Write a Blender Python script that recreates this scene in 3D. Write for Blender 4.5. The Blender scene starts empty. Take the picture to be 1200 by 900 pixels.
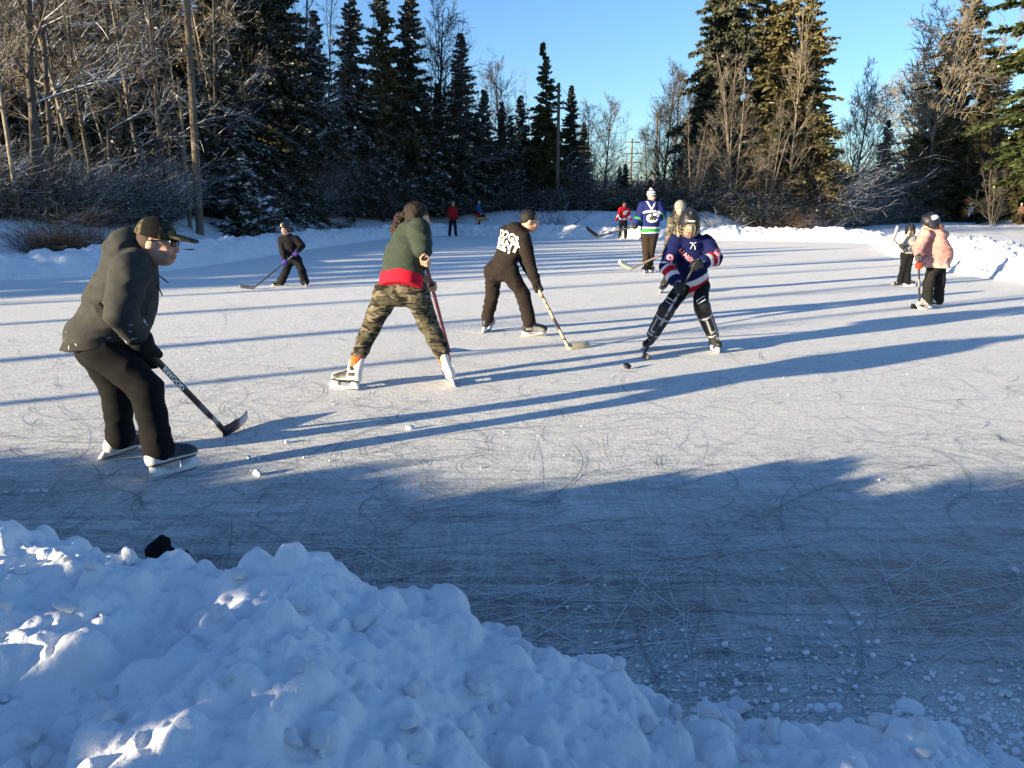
import bpy, math, random
import numpy as np
from mathutils import Vector, Matrix
from mathutils.bvhtree import BVHTree

R = random.Random(11)
RN = np.random.default_rng(11)
scene = bpy.context.scene
COL = scene.collection

# ------------------------------------------------------------------ camera
CAM_H = 1.5
PITCH = math.radians(12.95)
FPX = 900.0
cc, ss = math.cos(PITCH), math.sin(PITCH)
cam_d = bpy.data.cameras.new("camera")
cam = bpy.data.objects.new("camera", cam_d)
COL.objects.link(cam)
cam.location = (0, 0, CAM_H)
cam.rotation_euler = (math.pi / 2 - PITCH, 0, 0)
cam_d.sensor_width = 36
cam_d.lens = 27
cam_d.clip_start = 0.05
cam_d.clip_end = 3000
scene.camera = cam

def P(x, y, D):
    """world point seen at photo position (x, y) at distance D (metres along +Y)"""
    dy = y - 450.0
    k = D / (FPX * cc - dy * ss)
    return np.array([(x - 600.0) * k, D, CAM_H - (FPX * ss + dy * cc) * k])

def G(x, y, h=0.0):
    dy = y - 450.0
    k = (CAM_H - h) / (FPX * ss + dy * cc)
    return np.array([(x - 600.0) * k, (FPX * cc - dy * ss) * k, h])

# ------------------------------------------------------------------ object helpers
LOC = {}
def tag(o, label=None, cat=None, group=None, kind=None):
    if label: o["label"] = label
    if cat: o["category"] = cat
    if group: o["group"] = group
    if kind: o["kind"] = kind
    return o

def empty(name, loc, label=None, cat=None, group=None):
    o = bpy.data.objects.new(name, None)
    o.empty_display_size = 0.2
    o.location = tuple(float(v) for v in loc)
    COL.objects.link(o)
    LOC[o.name] = np.array(loc, float)
    return tag(o, label, cat, group)

def raw_mesh(name, V, faces, cols=None, smooth=True, uv=None):
    """faces: list of integer arrays (n,3) / (n,4), or list of python lists (ngons)"""
    me = bpy.data.meshes.new(name)
    V = np.asarray(V, np.float32)
    me.vertices.add(len(V)); me.vertices.foreach_set("co", V.ravel())
    li = []; ls = []; off = 0
    for f in faces:
        if isinstance(f, np.ndarray):
            if len(f) == 0: continue
            n, k = f.shape
            li.append(f.astype(np.int32).ravel()); ls.append(off + np.arange(n, dtype=np.int32) * k); off += n * k
        else:
            li.append(np.array(f, np.int32)); ls.append(np.array([off], np.int32)); off += len(f)
    li = np.concatenate(li); ls = np.concatenate(ls)
    me.loops.add(len(li)); me.loops.foreach_set("vertex_index", li)
    me.polygons.add(len(ls)); me.polygons.foreach_set("loop_start", ls)
    if smooth: me.polygons.foreach_set("use_smooth", np.ones(len(ls), bool))
    me.update(calc_edges=True)
    if cols is not None:
        a = me.color_attributes.new("col", 'FLOAT_COLOR', 'POINT')
        c = np.ones((len(V), 4), np.float32); c[:, :3] = cols
        a.data.foreach_set("color", c.ravel())
    return me

def link(name, me, mat=None, parent=None, loc=None):
    o = bpy.data.objects.new(name, me)
    COL.objects.link(o)
    if mat is not None:
        for m in (mat if isinstance(mat, (list, tuple)) else [mat]): me.materials.append(m)
    if parent is not None: o.parent = parent
    if loc is not None: o.location = tuple(float(v) for v in loc)
    return o

def root_loc(p):
    while p.parent is not None: p = p.parent
    return np.array(p.location[:])

def part(name, V, faces, mat, parent, cols=None, smooth=True):
    """V in world space; stored relative to the thing's root"""
    V = np.asarray(V, float) - root_loc(parent)
    return link(name, raw_mesh(name, V, faces, cols, smooth), mat, parent)

def solo(name, V, faces, mat, loc, cols=None, smooth=True):
    return link(name, raw_mesh(name, np.asarray(V, float) - np.asarray(loc, float), faces, cols, smooth), mat, None, loc)

def dup(o, parent=None):
    c = o.copy(); COL.objects.link(c); c.parent = parent
    for ch in list(o.children): dup(ch, c)
    return c

# ------------------------------------------------------------------ noise
def _h(ix, iy, iz, seed):
    n = (ix.astype(np.int64) * 374761393 + iy.astype(np.int64) * 668265263 + iz.astype(np.int64) * 2147483647 + seed * 974711) & 0xFFFFFFFF
    n = ((n ^ (n >> 13)) * 1274126177) & 0xFFFFFFFF
    n = ((n ^ (n >> 16)) * 2246822519) & 0xFFFFFFFF
    return ((n ^ (n >> 15)) & 0xFFFF) / 65535.0

def noise3(Pn, f=1.0, seed=0):
    q = np.asarray(Pn, float) * f + 137.31
    i = np.floor(q); t = q - i; t = t * t * (3 - 2 * t)
    i = i.astype(np.int64); x, y, z = i[..., 0], i[..., 1], i[..., 2]
    tx, ty, tz = t[..., 0], t[..., 1], t[..., 2]
    r = 0
    for a in (0, 1):
        for b in (0, 1):
            for c in (0, 1):
                w = (tx if a else 1 - tx) * (ty if b else 1 - ty) * (tz if c else 1 - tz)
                r = r + w * _h(x + a, y + b, z + c, seed)
    return r

def noise2(X, Y, f=1.0, seed=0):
    return noise3(np.stack([X, Y, np.full_like(X, 0.37)], -1), f, seed)

def fbm2(X, Y, f, oct=4, seed=0, gain=.5):
    r = 0; a = 1; t = 0
    for k in range(oct):
        r = r + a * noise2(X, Y, f, seed + k * 7); t += a; a *= gain; f *= 2.03
    return r / t

# ------------------------------------------------------------------ implicit surfaces
def A3(v): return np.array(v, float)
def nrm(v):
    v = np.array(v, float); l = np.linalg.norm(v)
    return v / (l if l > 1e-9 else 1)

class RC:                                    # round cone, optionally flattened along one axis
    def __init__(s, a, b, ra, rb, flat=None, fl=1.0):
        s.a, s.b, s.ra, s.rb = A3(a), A3(b), ra, rb
        s.flat, s.fl = (nrm(flat) if flat is not None else None), fl
    def bounds(s):
        r = max(s.ra, s.rb); return np.minimum(s.a, s.b) - r, np.maximum(s.a, s.b) + r
    def d(s, X, Y, Z):
        ax, ay, az = s.a; bx, by, bz = s.b - s.a
        px, py, pz = X - ax, Y - ay, Z - az
        if s.flat is not None:
            e = (1 / s.fl - 1); fx, fy, fz = s.flat
            q = (px * fx + py * fy + pz * fz) * e; px = px + q * fx; py = py + q * fy; pz = pz + q * fz
            q = (bx * fx + by * fy + bz * fz) * e; bx, by, bz = bx + q * fx, by + q * fy, bz + q * fz
        L = bx * bx + by * by + bz * bz + 1e-12
        t = np.clip((px * bx + py * by + pz * bz) / L, 0, 1)
        dd = np.sqrt((px - t * bx) ** 2 + (py - t * by) ** 2 + (pz - t * bz) ** 2) - (s.ra + t * (s.rb - s.ra))
        return dd * (1 if s.flat is None else (.4 + .6 * s.fl))

class EL:                                    # ellipsoid in a frame of three axes
    def __init__(s, c, rad, ax=None):
        s.c = A3(c); s.r = A3(rad); s.ax = [nrm(v) for v in ax] if ax is not None else [A3((1, 0, 0)), A3((0, 1, 0)), A3((0, 0, 1))]
    def bounds(s):
        e = np.zeros(3)
        for v, r in zip(s.ax, s.r): e = np.sqrt(e ** 2 + (v * r) ** 2)
        return s.c - e, s.c + e
    def d(s, X, Y, Z):
        px, py, pz = X - s.c[0], Y - s.c[1], Z - s.c[2]
        k0 = 0; k1 = 0
        for v, r in zip(s.ax, s.r):
            q = px * v[0] + py * v[1] + pz * v[2]
            k0 = k0 + (q / r) ** 2; k1 = k1 + (q / (r * r)) ** 2
        k0 = np.sqrt(k0); k1 = np.sqrt(k1) + 1e-9
        return k0 * (k0 - 1) / k1

class PL:                                    # half space: inside where (p-o).n < 0
    def __init__(s, o, n): s.o = A3(o); s.n = nrm(n)
    def bounds(s): return np.full(3, -1e9), np.full(3, 1e9)
    def d(s, X, Y, Z): return (X - s.o[0]) * s.n[0] + (Y - s.o[1]) * s.n[1] + (Z - s.o[2]) * s.n[2]

def smin(a, b, k):
    if k <= 0: return np.minimum(a, b)
    h = np.clip(.5 + .5 * (b - a) / k, 0, 1)
    return b * (1 - h) + a * h - k * h * (1 - h)

def polygonise(ops, h):
    """ops: list of (op, prim, k) with op u / s / i ; returns V, quads"""
    lo = np.full(3, 1e9); hi = np.full(3, -1e9)
    for op, p, k in ops:
        if op == 'u':
            a, b = p.bounds(); lo = np.minimum(lo, a); hi = np.maximum(hi, b)
    lo = lo - 3 * h; hi = hi + 3 * h
    n = np.ceil((hi - lo) / h).astype(int) + 1
    xs = (lo[0] + h * np.arange(n[0])).astype(np.float32)[:, None, None]
    ys = (lo[1] + h * np.arange(n[1])).astype(np.float32)[None, :, None]
    zs = (lo[2] + h * np.arange(n[2])).astype(np.float32)[None, None, :]
    F = np.full(tuple(n), 0.25, np.float32)
    for op, p, k in ops:
        a, b = p.bounds(); m = k + 4 * h + (.02 if op == 'u' else 0)
        i0 = np.clip(np.floor((a - m - lo) / h), 0, n - 1).astype(int)
        i1 = np.clip(np.ceil((b + m - lo) / h) + 1, 1, n).astype(int)
        if np.any(i1 <= i0): continue
        sl = tuple(slice(int(q0), int(q1)) for q0, q1 in zip(i0, i1))
        d = p.d(xs[sl[0]], ys[:, sl[1]], zs[:, :, sl[2]])
        if op == 'u': F[sl] = smin(F[sl], d, k)
        elif op == 's': F[sl] = -smin(-F[sl], d, k)
        else: F[sl] = -smin(-F[sl], -d, k)
    F[0] = F[-1] = .25; F[:, 0] = F[:, -1] = .25; F[:, :, 0] = F[:, :, -1] = .25
    S = F < 0
    C = np.zeros(tuple(n - 1), np.int8)
    for a in (0, 1):
        for b in (0, 1):
            for c in (0, 1):
                C += S[a:n[0] - 1 + a, b:n[1] - 1 + b, c:n[2] - 1 + c]
    idx = np.argwhere((C > 0) & (C < 8))
    if len(idx) == 0: return np.zeros((0, 3)), np.zeros((0, 4), int)
    idm = np.full(tuple(n - 1), -1, np.int32); idm[idx[:, 0], idx[:, 1], idx[:, 2]] = np.arange(len(idx))
    acc = np.zeros((len(idx), 3)); cnt = np.zeros(len(idx))
    co = [(a, b, c) for a in (0, 1) for b in (0, 1) for c in (0, 1)]
    for u in co:
        for ax in range(3):
            if u[ax]: continue
            w = list(u); w[ax] = 1
            f0 = F[idx[:, 0] + u[0], idx[:, 1] + u[1], idx[:, 2] + u[2]]
            f1 = F[idx[:, 0] + w[0], idx[:, 1] + w[1], idx[:, 2] + w[2]]
            m = (f0 < 0) != (f1 < 0)
            t = np.where(m, f0 / np.where(m, f0 - f1, 1), 0)
            p = np.array(u, float)[None, :].repeat(len(idx), 0); p[:, ax] = t
            acc += p * m[:, None]; cnt += m
    V = lo + h * (idx + acc / cnt[:, None])
    quads = []
    for ax in range(3):
        sl0 = [slice(1, -1)] * 3; sl1 = [slice(1, -1)] * 3
        sl0[ax] = slice(0, -1); sl1[ax] = slice(1, None)
        a = S[tuple(sl0)]; b = S[tuple(sl1)]
        e = np.argwhere(a != b)
        if len(e) == 0: continue
        sg = a[e[:, 0], e[:, 1], e[:, 2]]
        base = e.copy()
        for q in range(3):
            if q != ax: base[:, q] += 1
        u, v = (ax + 1) % 3, (ax + 2) % 3
        def cell(du, dv):
            c = base.copy(); c[:, u] -= du; c[:, v] -= dv
            return idm[c[:, 0], c[:, 1], c[:, 2]]
        q = np.stack([cell(0, 0), cell(1, 0), cell(1, 1), cell(0, 1)], 1)
        q[~sg] = q[~sg][:, ::-1]
        quads.append(q)
    Q = np.concatenate(quads)
    Q = Q[(Q >= 0).all(1)]
    return V, Q

def vnormals(V, Q):
    n = np.cross(V[Q[:, 2]] - V[Q[:, 0]], V[Q[:, 3]] - V[Q[:, 1]])
    N = np.zeros_like(V)
    for k in range(4): np.add.at(N, Q[:, k], n)
    return N / (np.linalg.norm(N, axis=1, keepdims=True) + 1e-12)

def relax(V, Q, it=1):
    for _ in range(it):
        s = np.zeros_like(V); c = np.zeros(len(V))
        for a, b in ((0, 1), (1, 2), (2, 3), (3, 0)):
            np.add.at(s, Q[:, a], V[Q[:, b]]); np.add.at(c, Q[:, a], 1)
        V = .5 * V + .5 * s / np.maximum(c, 1)[:, None]
    return V

def U(*prims, k=.02): return [('u', p, k) for p in prims]
def seg_t(V, a, b):
    a = A3(a); d = A3(b) - a
    t = np.clip(((V - a) @ d) / (d @ d), 0, 1)
    return t, np.linalg.norm(V - a - t[:, None] * d, axis=1)

# ------------------------------------------------------------------ mesh builders
class MB:
    def __init__(s): s.V = []; s.F = []; s.n = 0
    def add(s, V, F):
        V = np.asarray(V, float)
        for f in F:
            s.F.append(f + s.n if isinstance(f, np.ndarray) else [i + s.n for i in f])
        s.V.append(V); s.n += len(V)
        return s
    def tube(s, pts, r, n=6, cap=True):
        pts = np.asarray(pts, float); m = len(pts)
        r = np.full(m, r) if np.isscalar(r) else np.asarray(r, float)
        T = np.gradient(pts, axis=0); T /= np.linalg.norm(T, axis=1, keepdims=True) + 1e-12
        ref = np.array([0, 0, 1.0]) if abs(T[:, 2]).max() < .95 else np.array([1.0, .13, 0])
        X = np.cross(T, ref); X /= np.linalg.norm(X, axis=1, keepdims=True) + 1e-12
        Y = np.cross(T, X)
        a = np.arange(n) * 2 * math.pi / n
        V = pts[:, None] + r[:, None, None] * (np.cos(a)[None, :, None] * X[:, None] + np.sin(a)[None, :, None] * Y[:, None])
        V = V.reshape(-1, 3)
        i = np.arange(m - 1)[:, None] * n; j = np.arange(n)[None]; j2 = (j + 1) % n
        F = np.stack([i + j, i + j2, i + n + j2, i + n + j], -1).reshape(-1, 4)
        fs = [F]
        if cap: fs += [list(range(n)), list(range((m - 1) * n, m * n))[::-1]]
        return s.add(V, fs)
    def box(s, c, x, y, z, hx, hy, hz):
        c = A3(c); x = nrm(x) * hx; y = nrm(y) * hy; z = nrm(z) * hz
        V = [c + i * x + j * y + k * z for k in (-1, 1) for j in (-1, 1) for i in (-1, 1)]
        return s.add(V, [np.array([[0, 2, 3, 1], [4, 5, 7, 6], [0, 1, 5, 4], [2, 6, 7, 3], [0, 4, 6, 2], [1, 3, 7, 5]])])
    def prism(s, poly, o, x, y, z, th):
        """2D polygon in the (x, y) plane of a frame, extruded +-th along z"""
        o = A3(o); x = nrm(x); y = nrm(y); z = nrm(z); n = len(poly)
        V = [o + p[0] * x + p[1] * y + sg * th * z for sg in (-1, 1) for p in poly]
        F = [list(range(n))[::-1], list(range(n, 2 * n))]
        F += [[i, (i + 1) % n, n + (i + 1) % n, n + i] for i in range(n)]
        return s.add(V, F)
    def part(s, name, mat, parent, smooth=False, col=None):
        V = np.concatenate(s.V); c = None if col is None else np.tile(A3(col), (len(V), 1))
        return part(name, V, s.F, mat, parent, c, smooth)
    def solo(s, name, mat, loc, smooth=False, col=None):
        V = np.concatenate(s.V); c = None if col is None else np.tile(A3(col), (len(V), 1))
        return solo(name, V, s.F, mat, loc, c, smooth)

def prisms(S, n):
    """S (m,8): ax ay az bx by bz ra rb -> one vertex array + quads"""
    S = np.asarray(S, float); a, b, ra, rb = S[:, :3], S[:, 3:6], S[:, 6], S[:, 7]
    T = b - a; T /= np.linalg.norm(T, axis=1, keepdims=True) + 1e-12
    ref = np.where(np.abs(T[:, 2:3]) < .9, np.array([[0, 0, 1.0]]), np.array([[1.0, 0, 0]]))
    X = np.cross(T, ref); X /= np.linalg.norm(X, axis=1, keepdims=True) + 1e-12
    Y = np.cross(T, X)
    an = np.arange(n) * 2 * math.pi / n
    ring = np.cos(an)[None, :, None] * X[:, None] + np.sin(an)[None, :, None] * Y[:, None]
    V = np.concatenate([a[:, None] + ra[:, None, None] * ring, b[:, None] + rb[:, None, None] * ring], 1)
    m = len(S); base = (np.arange(m) * 2 * n)[:, None]; j = np.arange(n)[None]; j2 = (j + 1) % n
    F = np.stack([base + j, base + j2, base + n + j2, base + n + j], -1).reshape(-1, 4)
    return V.reshape(-1, 3), F

# ------------------------------------------------------------------ materials
def new_mat(name):
    m = bpy.data.materials.new(name); m.use_nodes = True
    nt = m.node_tree; b = nt.nodes["Principled BSDF"]
    return m, nt, b
def N(nt, t, **kw):
    n = nt.nodes.new(t)
    for k, v in kw.items():
        if k.startswith("_"): setattr(n, k[1:], v)
        else: n.inputs[k].default_value = v
    return n
def tex_noise(nt, scale, detail=4, rough=.55, coord='Object', stretch=None, rot=None, dist=0.0):
    tc = N(nt, 'ShaderNodeTexCoord'); mp = N(nt, 'ShaderNodeMapping')
    if stretch: mp.inputs['Scale'].default_value = stretch
    if rot: mp.inputs['Rotation'].default_value = rot
    nt.links.new(tc.outputs[coord], mp.inputs['Vector'])
    n = N(nt, 'ShaderNodeTexNoise', Scale=scale, Detail=detail, Roughness=rough, Distortion=dist)
    nt.links.new(mp.outputs[0], n.inputs['Vector'])
    return n.outputs['Fac']
def ramp(nt, fac, stops):
    r = N(nt, 'ShaderNodeValToRGB'); e = r.color_ramp.elements
    while len(e) < len(stops): e.new(.5)
    for q, (p, c) in zip(e, stops):
        q.position = p; q.color = (c if len(c) == 4 else (*c, 1)) if not np.isscalar(c) else (c, c, c, 1)
    nt.links.new(fac, r.inputs['Fac'])
    return r.outputs['Color']
def mixc(nt, fac, a, b, mode='MIX'):
    m = N(nt, 'ShaderNodeMix', _data_type='RGBA', _blend_type=mode)
    for s, i in ((fac, 0), (a, 6), (b, 7)):
        if hasattr(s, 'links'): nt.links.new(s, m.inputs[i])
        elif np.isscalar(s): m.inputs[i].default_value = s
        else: m.inputs[i].default_value = (*s, 1) if len(s) == 3 else s
    return m.outputs[2]
def mth(nt, op, a, b=None, clamp=False):
    m = N(nt, 'ShaderNodeMath', _operation=op, _use_clamp=clamp)
    for i, s in enumerate((a, b)):
        if s is None: continue
        if hasattr(s, 'links'): nt.links.new(s, m.inputs[i])
        else: m.inputs[i].default_value = s
    return m.outputs[0]
def bump(nt, b, h, strength, dist, prev=None):
    n = N(nt, 'ShaderNodeBump', Strength=strength, Distance=dist)
    nt.links.new(h, n.inputs['Height'])
    if prev is not None: nt.links.new(prev, n.inputs['Normal'])
    nt.links.new(n.outputs[0], b.inputs['Normal'])
    return n.outputs[0]

def attr_mat(name, rough, nscale, var, bscale, bstr, bdist, spec=.3):
    m, nt, b = new_mat(name)
    at = N(nt, 'ShaderNodeAttribute', _attribute_name="col")
    nz = tex_noise(nt, nscale, 5, .65)
    v = ramp(nt, nz, [(.25, 1 - var), (.75, 1 + var * .6)])
    nt.links.new(mixc(nt, 1.0, at.outputs['Color'], v, 'MULTIPLY'), b.inputs['Base Color'])
    b.inputs['Roughness'].default_value = rough
    b.inputs['Specular IOR Level'].default_value = spec
    if bstr: bump(nt, b, tex_noise(nt, bscale, 3, .6), bstr, bdist)
    return m
M = {}
M['cloth'] = attr_mat("fabric", .92, 30, .28, 220, .35, .003, .15)
M['skin'] = attr_mat("skin", .55, 25, .12, 150, .1, .001, .35)
M['hard'] = attr_mat("moulded_plastic", .45, 18, .15, 40, .08, .001, .3)
M['hair'] = attr_mat("hair", .6, 60, .5, 260, .7, .006, .3)
M['wood'] = attr_mat("stick_surface", .5, 40, .25, 90, .1, .001, .4)
def plain(name, c, rough=.6, metal=0.0, nscale=20, var=.2, bscale=60, bstr=.15, bdist=.002, spec=.4):
    m, nt, b = new_mat(name)
    nz = tex_noise(nt, nscale, 5, .6)
    nt.links.new(ramp(nt, nz, [(.25, tuple(x * (1 - var) for x in c)), (.75, tuple(min(1, x * (1 + var)) for x in c))]), b.inputs['Base Color'])
    b.inputs['Roughness'].default_value = rough; b.inputs['Metallic'].default_value = metal
    b.inputs['Specular IOR Level'].default_value = spec
    if bstr: bump(nt, b, tex_noise(nt, bscale, 4, .6), bstr, bdist)
    return m
M['steel'] = plain("steel", (.6, .6, .62), .25, 1.0, 30, .1, 80, .05)
M['print_white'] = plain("white_print", (.8, .8, .78), .7, bstr=0)
M['print_red'] = plain("red_print", (.5, .03, .05), .7, bstr=0)
M['print_pink'] = plain("pale_red_print", (.55, .2, .25), .7, bstr=0)
M['print_black'] = plain("black_print", (.012, .012, .014), .6, bstr=0)
M['rubber'] = plain("rubber", (.015, .015, .016), .55)
M['lens'] = plain("dark_lens", (.012, .012, .014), .12, bstr=0, spec=.6)

def snow_mat(name, grain=90, clump=9, bs=.5, litter=False):
    m, nt, b = new_mat(name)
    big = tex_noise(nt, 1.3, 4, .6)
    base = ramp(nt, big, [(.3, (.68, .695, .72)), (.7, (.78, .78, .785))])
    if litter:
        at = N(nt, 'ShaderNodeAttribute', _attribute_name="col")
        sp = N(nt, 'ShaderNodeSeparateColor'); nt.links.new(at.outputs['Color'], sp.inputs[0])
        patch = tex_noise(nt, 1.1, 6, .7)
        fine = tex_noise(nt, 7.0, 5, .7)
        f = mth(nt, 'ADD', mth(nt, 'MULTIPLY', patch, .6), mth(nt, 'MULTIPLY', fine, .5))
        thr = mth(nt, 'SUBTRACT', mth(nt, 'ADD', f, mth(nt, 'MULTIPLY', sp.outputs[0], .75)), .93)
        msk = mth(nt, 'MULTIPLY', thr, 9.0, True)
        dirt = ramp(nt, tex_noise(nt, 14, 5, .7), [(.3, (.018, .014, .010)), (.7, (.085, .062, .038))])
        base = mixc(nt, msk, base, dirt)
    nt.links.new(base, b.inputs['Base Color'])
    b.inputs['Roughness'].default_value = .75
    b.inputs['Specular IOR Level'].default_value = .25
    p = bump(nt, b, tex_noise(nt, clump, 5, .6), bs, .04)
    bump(nt, b, tex_noise(nt, grain, 3, .7), .35, .006, p)
    return m
M['snow'] = snow_mat("snow")
M['snow_far'] = snow_mat("field_snow", 25, 3, .6, True)
M['snow_near'] = snow_mat("clumped_snow", 140, 28, .35)

def ice_mat():
    m, nt, b = new_mat("skated_ice")
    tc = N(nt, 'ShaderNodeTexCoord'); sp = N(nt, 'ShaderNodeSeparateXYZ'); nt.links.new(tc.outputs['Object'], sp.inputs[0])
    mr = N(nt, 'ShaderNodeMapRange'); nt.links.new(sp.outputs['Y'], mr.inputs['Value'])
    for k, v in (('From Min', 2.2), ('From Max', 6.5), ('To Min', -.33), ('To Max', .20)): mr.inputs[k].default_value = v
    big = tex_noise(nt, .35, 5, .62, dist=.6)
    med = tex_noise(nt, 1.7, 6, .65, stretch=(1, 2.2, 1), rot=(0, 0, .3), dist=.8)
    st1 = tex_noise(nt, 5.5, 5, .7, stretch=(.22, 3.0, 1), rot=(0, 0, .12), dist=.5)
    st2 = tex_noise(nt, 6.0, 5, .7, stretch=(3.0, .25, 1), rot=(0, 0, .75), dist=.6)
    fine = tex_noise(nt, 42, 4, .75)
    s = mth(nt, 'ADD', mth(nt, 'MULTIPLY', big, .26), mth(nt, 'MULTIPLY', med, .30))
    s = mth(nt, 'ADD', s, mth(nt, 'MULTIPLY', st1, .44))
    s = mth(nt, 'ADD', s, mth(nt, 'MULTIPLY', st2, .24))
    s = mth(nt, 'ADD', s, mth(nt, 'MULTIPLY', fine, .34))
    at_ = N(nt, 'ShaderNodeAttribute', _attribute_name="col"); spa = N(nt, 'ShaderNodeSeparateColor'); nt.links.new(at_.outputs['Color'], spa.inputs[0])
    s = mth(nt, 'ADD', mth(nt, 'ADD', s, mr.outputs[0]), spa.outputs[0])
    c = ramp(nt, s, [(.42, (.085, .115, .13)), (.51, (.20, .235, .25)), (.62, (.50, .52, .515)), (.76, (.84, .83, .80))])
    g1 = tex_noise(nt, 26, 6, .85); g2 = tex_noise(nt, 75, 4, .8)
    c = mixc(nt, 1.0, c, ramp(nt, g1, [(.32, .70), (.5, 1.02), (.68, 1.24)]), 'MULTIPLY')
    c = mixc(nt, 1.0, c, ramp(nt, g2, [(.35, .80), (.65, 1.14)]), 'MULTIPLY')
    for sc, st, ro, lo, am in ((3.2, (.35, 2.6, 1), .25, .60, .6), (3.6, (2.4, .45, 1), -.5, .61, .55), (4.2, (.5, 2.8, 1), -.65, .62, .5), (1.3, (1, 1.6, 1), .9, .60, .4)):
        k1 = tex_noise(nt, sc, 7, .72, stretch=st, rot=(0, 0, ro), dist=1.4)
        f_ = mth(nt, 'MULTIPLY', mth(nt, 'MULTIPLY', mth(nt, 'SUBTRACT', k1, lo - .07), 7.0, True), am)
        f_ = mth(nt, 'MULTIPLY', f_, ramp(nt, g1, [(.35, .35), (.6, 1.0)]))
        c = mixc(nt, f_, c, (.78, .78, .76))
    nt.links.new(c, b.inputs['Base Color'])
    nt.links.new(ramp(nt, s, [(.45, (.32,) * 3), (.75, (.8,) * 3)]), b.inputs['Roughness'])
    b.inputs['Specular IOR Level'].default_value = .4
    p = bump(nt, b, tex_noise(nt, 42, 5, .8), 1.0, .022)
    p = bump(nt, b, st1, .4, .02, p)
    bump(nt, b, tex_noise(nt, 9, 6, .75), .6, .035, p)
    return m
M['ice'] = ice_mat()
M['scr_w'] = plain("frost_scratch", (.56, .59, .60), .85, nscale=25, var=.25, bscale=120, bstr=.4)
M['scr_d'] = plain("cut_ice", (.19, .21, .22), .5, nscale=25, var=.3, bstr=.1)

def bark_mat(name, dark, light, snow=0.0, nscale=6):
    m, nt, b = new_mat(name)
    nz = tex_noise(nt, nscale, 6, .7, stretch=(1, 1, .35))
    base = ramp(nt, nz, [(.3, dark), (.7, light)])
    if snow > 0:
        ge = N(nt, 'ShaderNodeNewGeometry'); sp = N(nt, 'ShaderNodeSeparateXYZ'); nt.links.new(ge.outputs['True Normal'], sp.inputs[0])
        pat = tex_noise(nt, 1.6, 4, .6)
        f = mth(nt, 'MULTIPLY', mth(nt, 'SUBTRACT', mth(nt, 'ADD', sp.outputs['Z'], mth(nt, 'MULTIPLY', pat, .9)), 1.35 - snow), 5.0, True)
        base = mixc(nt, f, base, (.82, .83, .85))
    nt.links.new(base, b.inputs['Base Color'])
    b.inputs['Roughness'].default_value = .85; b.inputs['Specular IOR Level'].default_value = .15
    bump(nt, b, tex_noise(nt, nscale * 4, 5, .7, stretch=(1, 1, .3)), .6, .03)
    return m
M['bark_snow'] = bark_mat("alder_bark_snow", (.040, .034, .028), (.145, .125, .10), .55)
M['bark_dark'] = bark_mat("dark_bark", (.03, .024, .018), (.09, .07, .05), .2)
M['bark_pale'] = bark_mat("pale_bark", (.12, .10, .075), (.32, .27, .20), .08)
M['bark_twig'] = bark_mat("bramble_stem", (.026, .019, .013), (.085, .06, .04), .18)
M['bark_brown'] = bark_mat("brown_stem", (.07, .045, .026), (.20, .13, .075), .12)
M['pole'] = bark_mat("weathered_pole", (.085, .065, .048), (.20, .16, .12), 0)

def leaf_mat(name, a, b_, tr=.25):
    m, nt, b = new_mat(name)
    nz = tex_noise(nt, .9, 5, .7)
    nt.links.new(ramp(nt, nz, [(.3, a), (.7, b_)]), b.inputs['Base Color'])
    b.inputs['Roughness'].default_value = .7; b.inputs['Specular IOR Level'].default_value = .15
    return m
M['needle_dark'] = leaf_mat("dark_needles", (.034, .042, .029), (.115, .120, .078))
M['needle_olive'] = leaf_mat("olive_needles", (.04, .048, .016), (.14, .13, .045))
M['needle_rust'] = leaf_mat("winter_cedar_needles", (.10, .09, .042), (.26, .225, .11))
M['needle_green'] = leaf_mat("green_needles", (.028, .040, .016), (.085, .100, .038))
M['leaf_hedge'] = leaf_mat("evergreen_leaf", (.02, .03, .015), (.05, .07, .03))
M['snow_card'] = plain("settled_snow", (.82, .84, .87), .8, nscale=3, var=.06, bscale=20, bstr=.4, bdist=.02)
# ================================================================== PEOPLE
SKIN = (.52, .30, .21)

def fold_disp(V, Q, amp, freq, seed):
    Nn = vnormals(V, Q)
    w = noise3(V, freq * .6, seed + 3) - .5
    a = noise3(V * np.array([1, 1, 1.9]) + w[:, None] * .10, freq, seed)
    rdg = 1 - np.abs(2 * a - 1)
    a2 = noise3(V * np.array([1, 1, 1.6]), freq * 2.1, seed + 11)
    return V + Nn * (.60 * amp * ((rdg ** 1.5 - .5) * 1.4 + (a2 - .5) * .5))[:, None]

def garment(name, ops, h, parent, colfn, amp=.006, freq=9, seed=1, mat='cloth', sm=1):
    V, Q = polygonise(ops, h)
    V = relax(V, Q, sm)
    C0 = colfn(V) if callable(colfn) else np.tile(A3(colfn), (len(V), 1))
    if amp: V = fold_disp(V, Q, amp, freq, seed)
    return part(name, V, [Q], M[mat], parent, C0)

def camo(V, f, cols, seed=5, st=(1, 1, 2.2)):
    a = noise3(V * np.array(st), f, seed) * .7 + noise3(V * np.array(st), f * 2.3, seed + 1) * .3
    a = np.argsort(np.argsort(a)) / max(1, len(a) - 1)
    b = noise3(V * np.array(st), f * 1.5, seed + 2)
    C = np.tile(A3(cols[0]), (len(V), 1))
    C[a > .42] = cols[1]; C[a > .68] = cols[2]; C[(b > .62)] = cols[3]
    return C

def head_frame(f, tilt=0.0):
    f = nrm(f); r = nrm(np.cross(f, (0, 0, 1))); u = np.cross(r, f)
    if tilt: r, u = nrm(r * math.cos(tilt) + u * math.sin(tilt)), nrm(u * math.cos(tilt) - r * math.sin(tilt))
    return f, u, r

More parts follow.
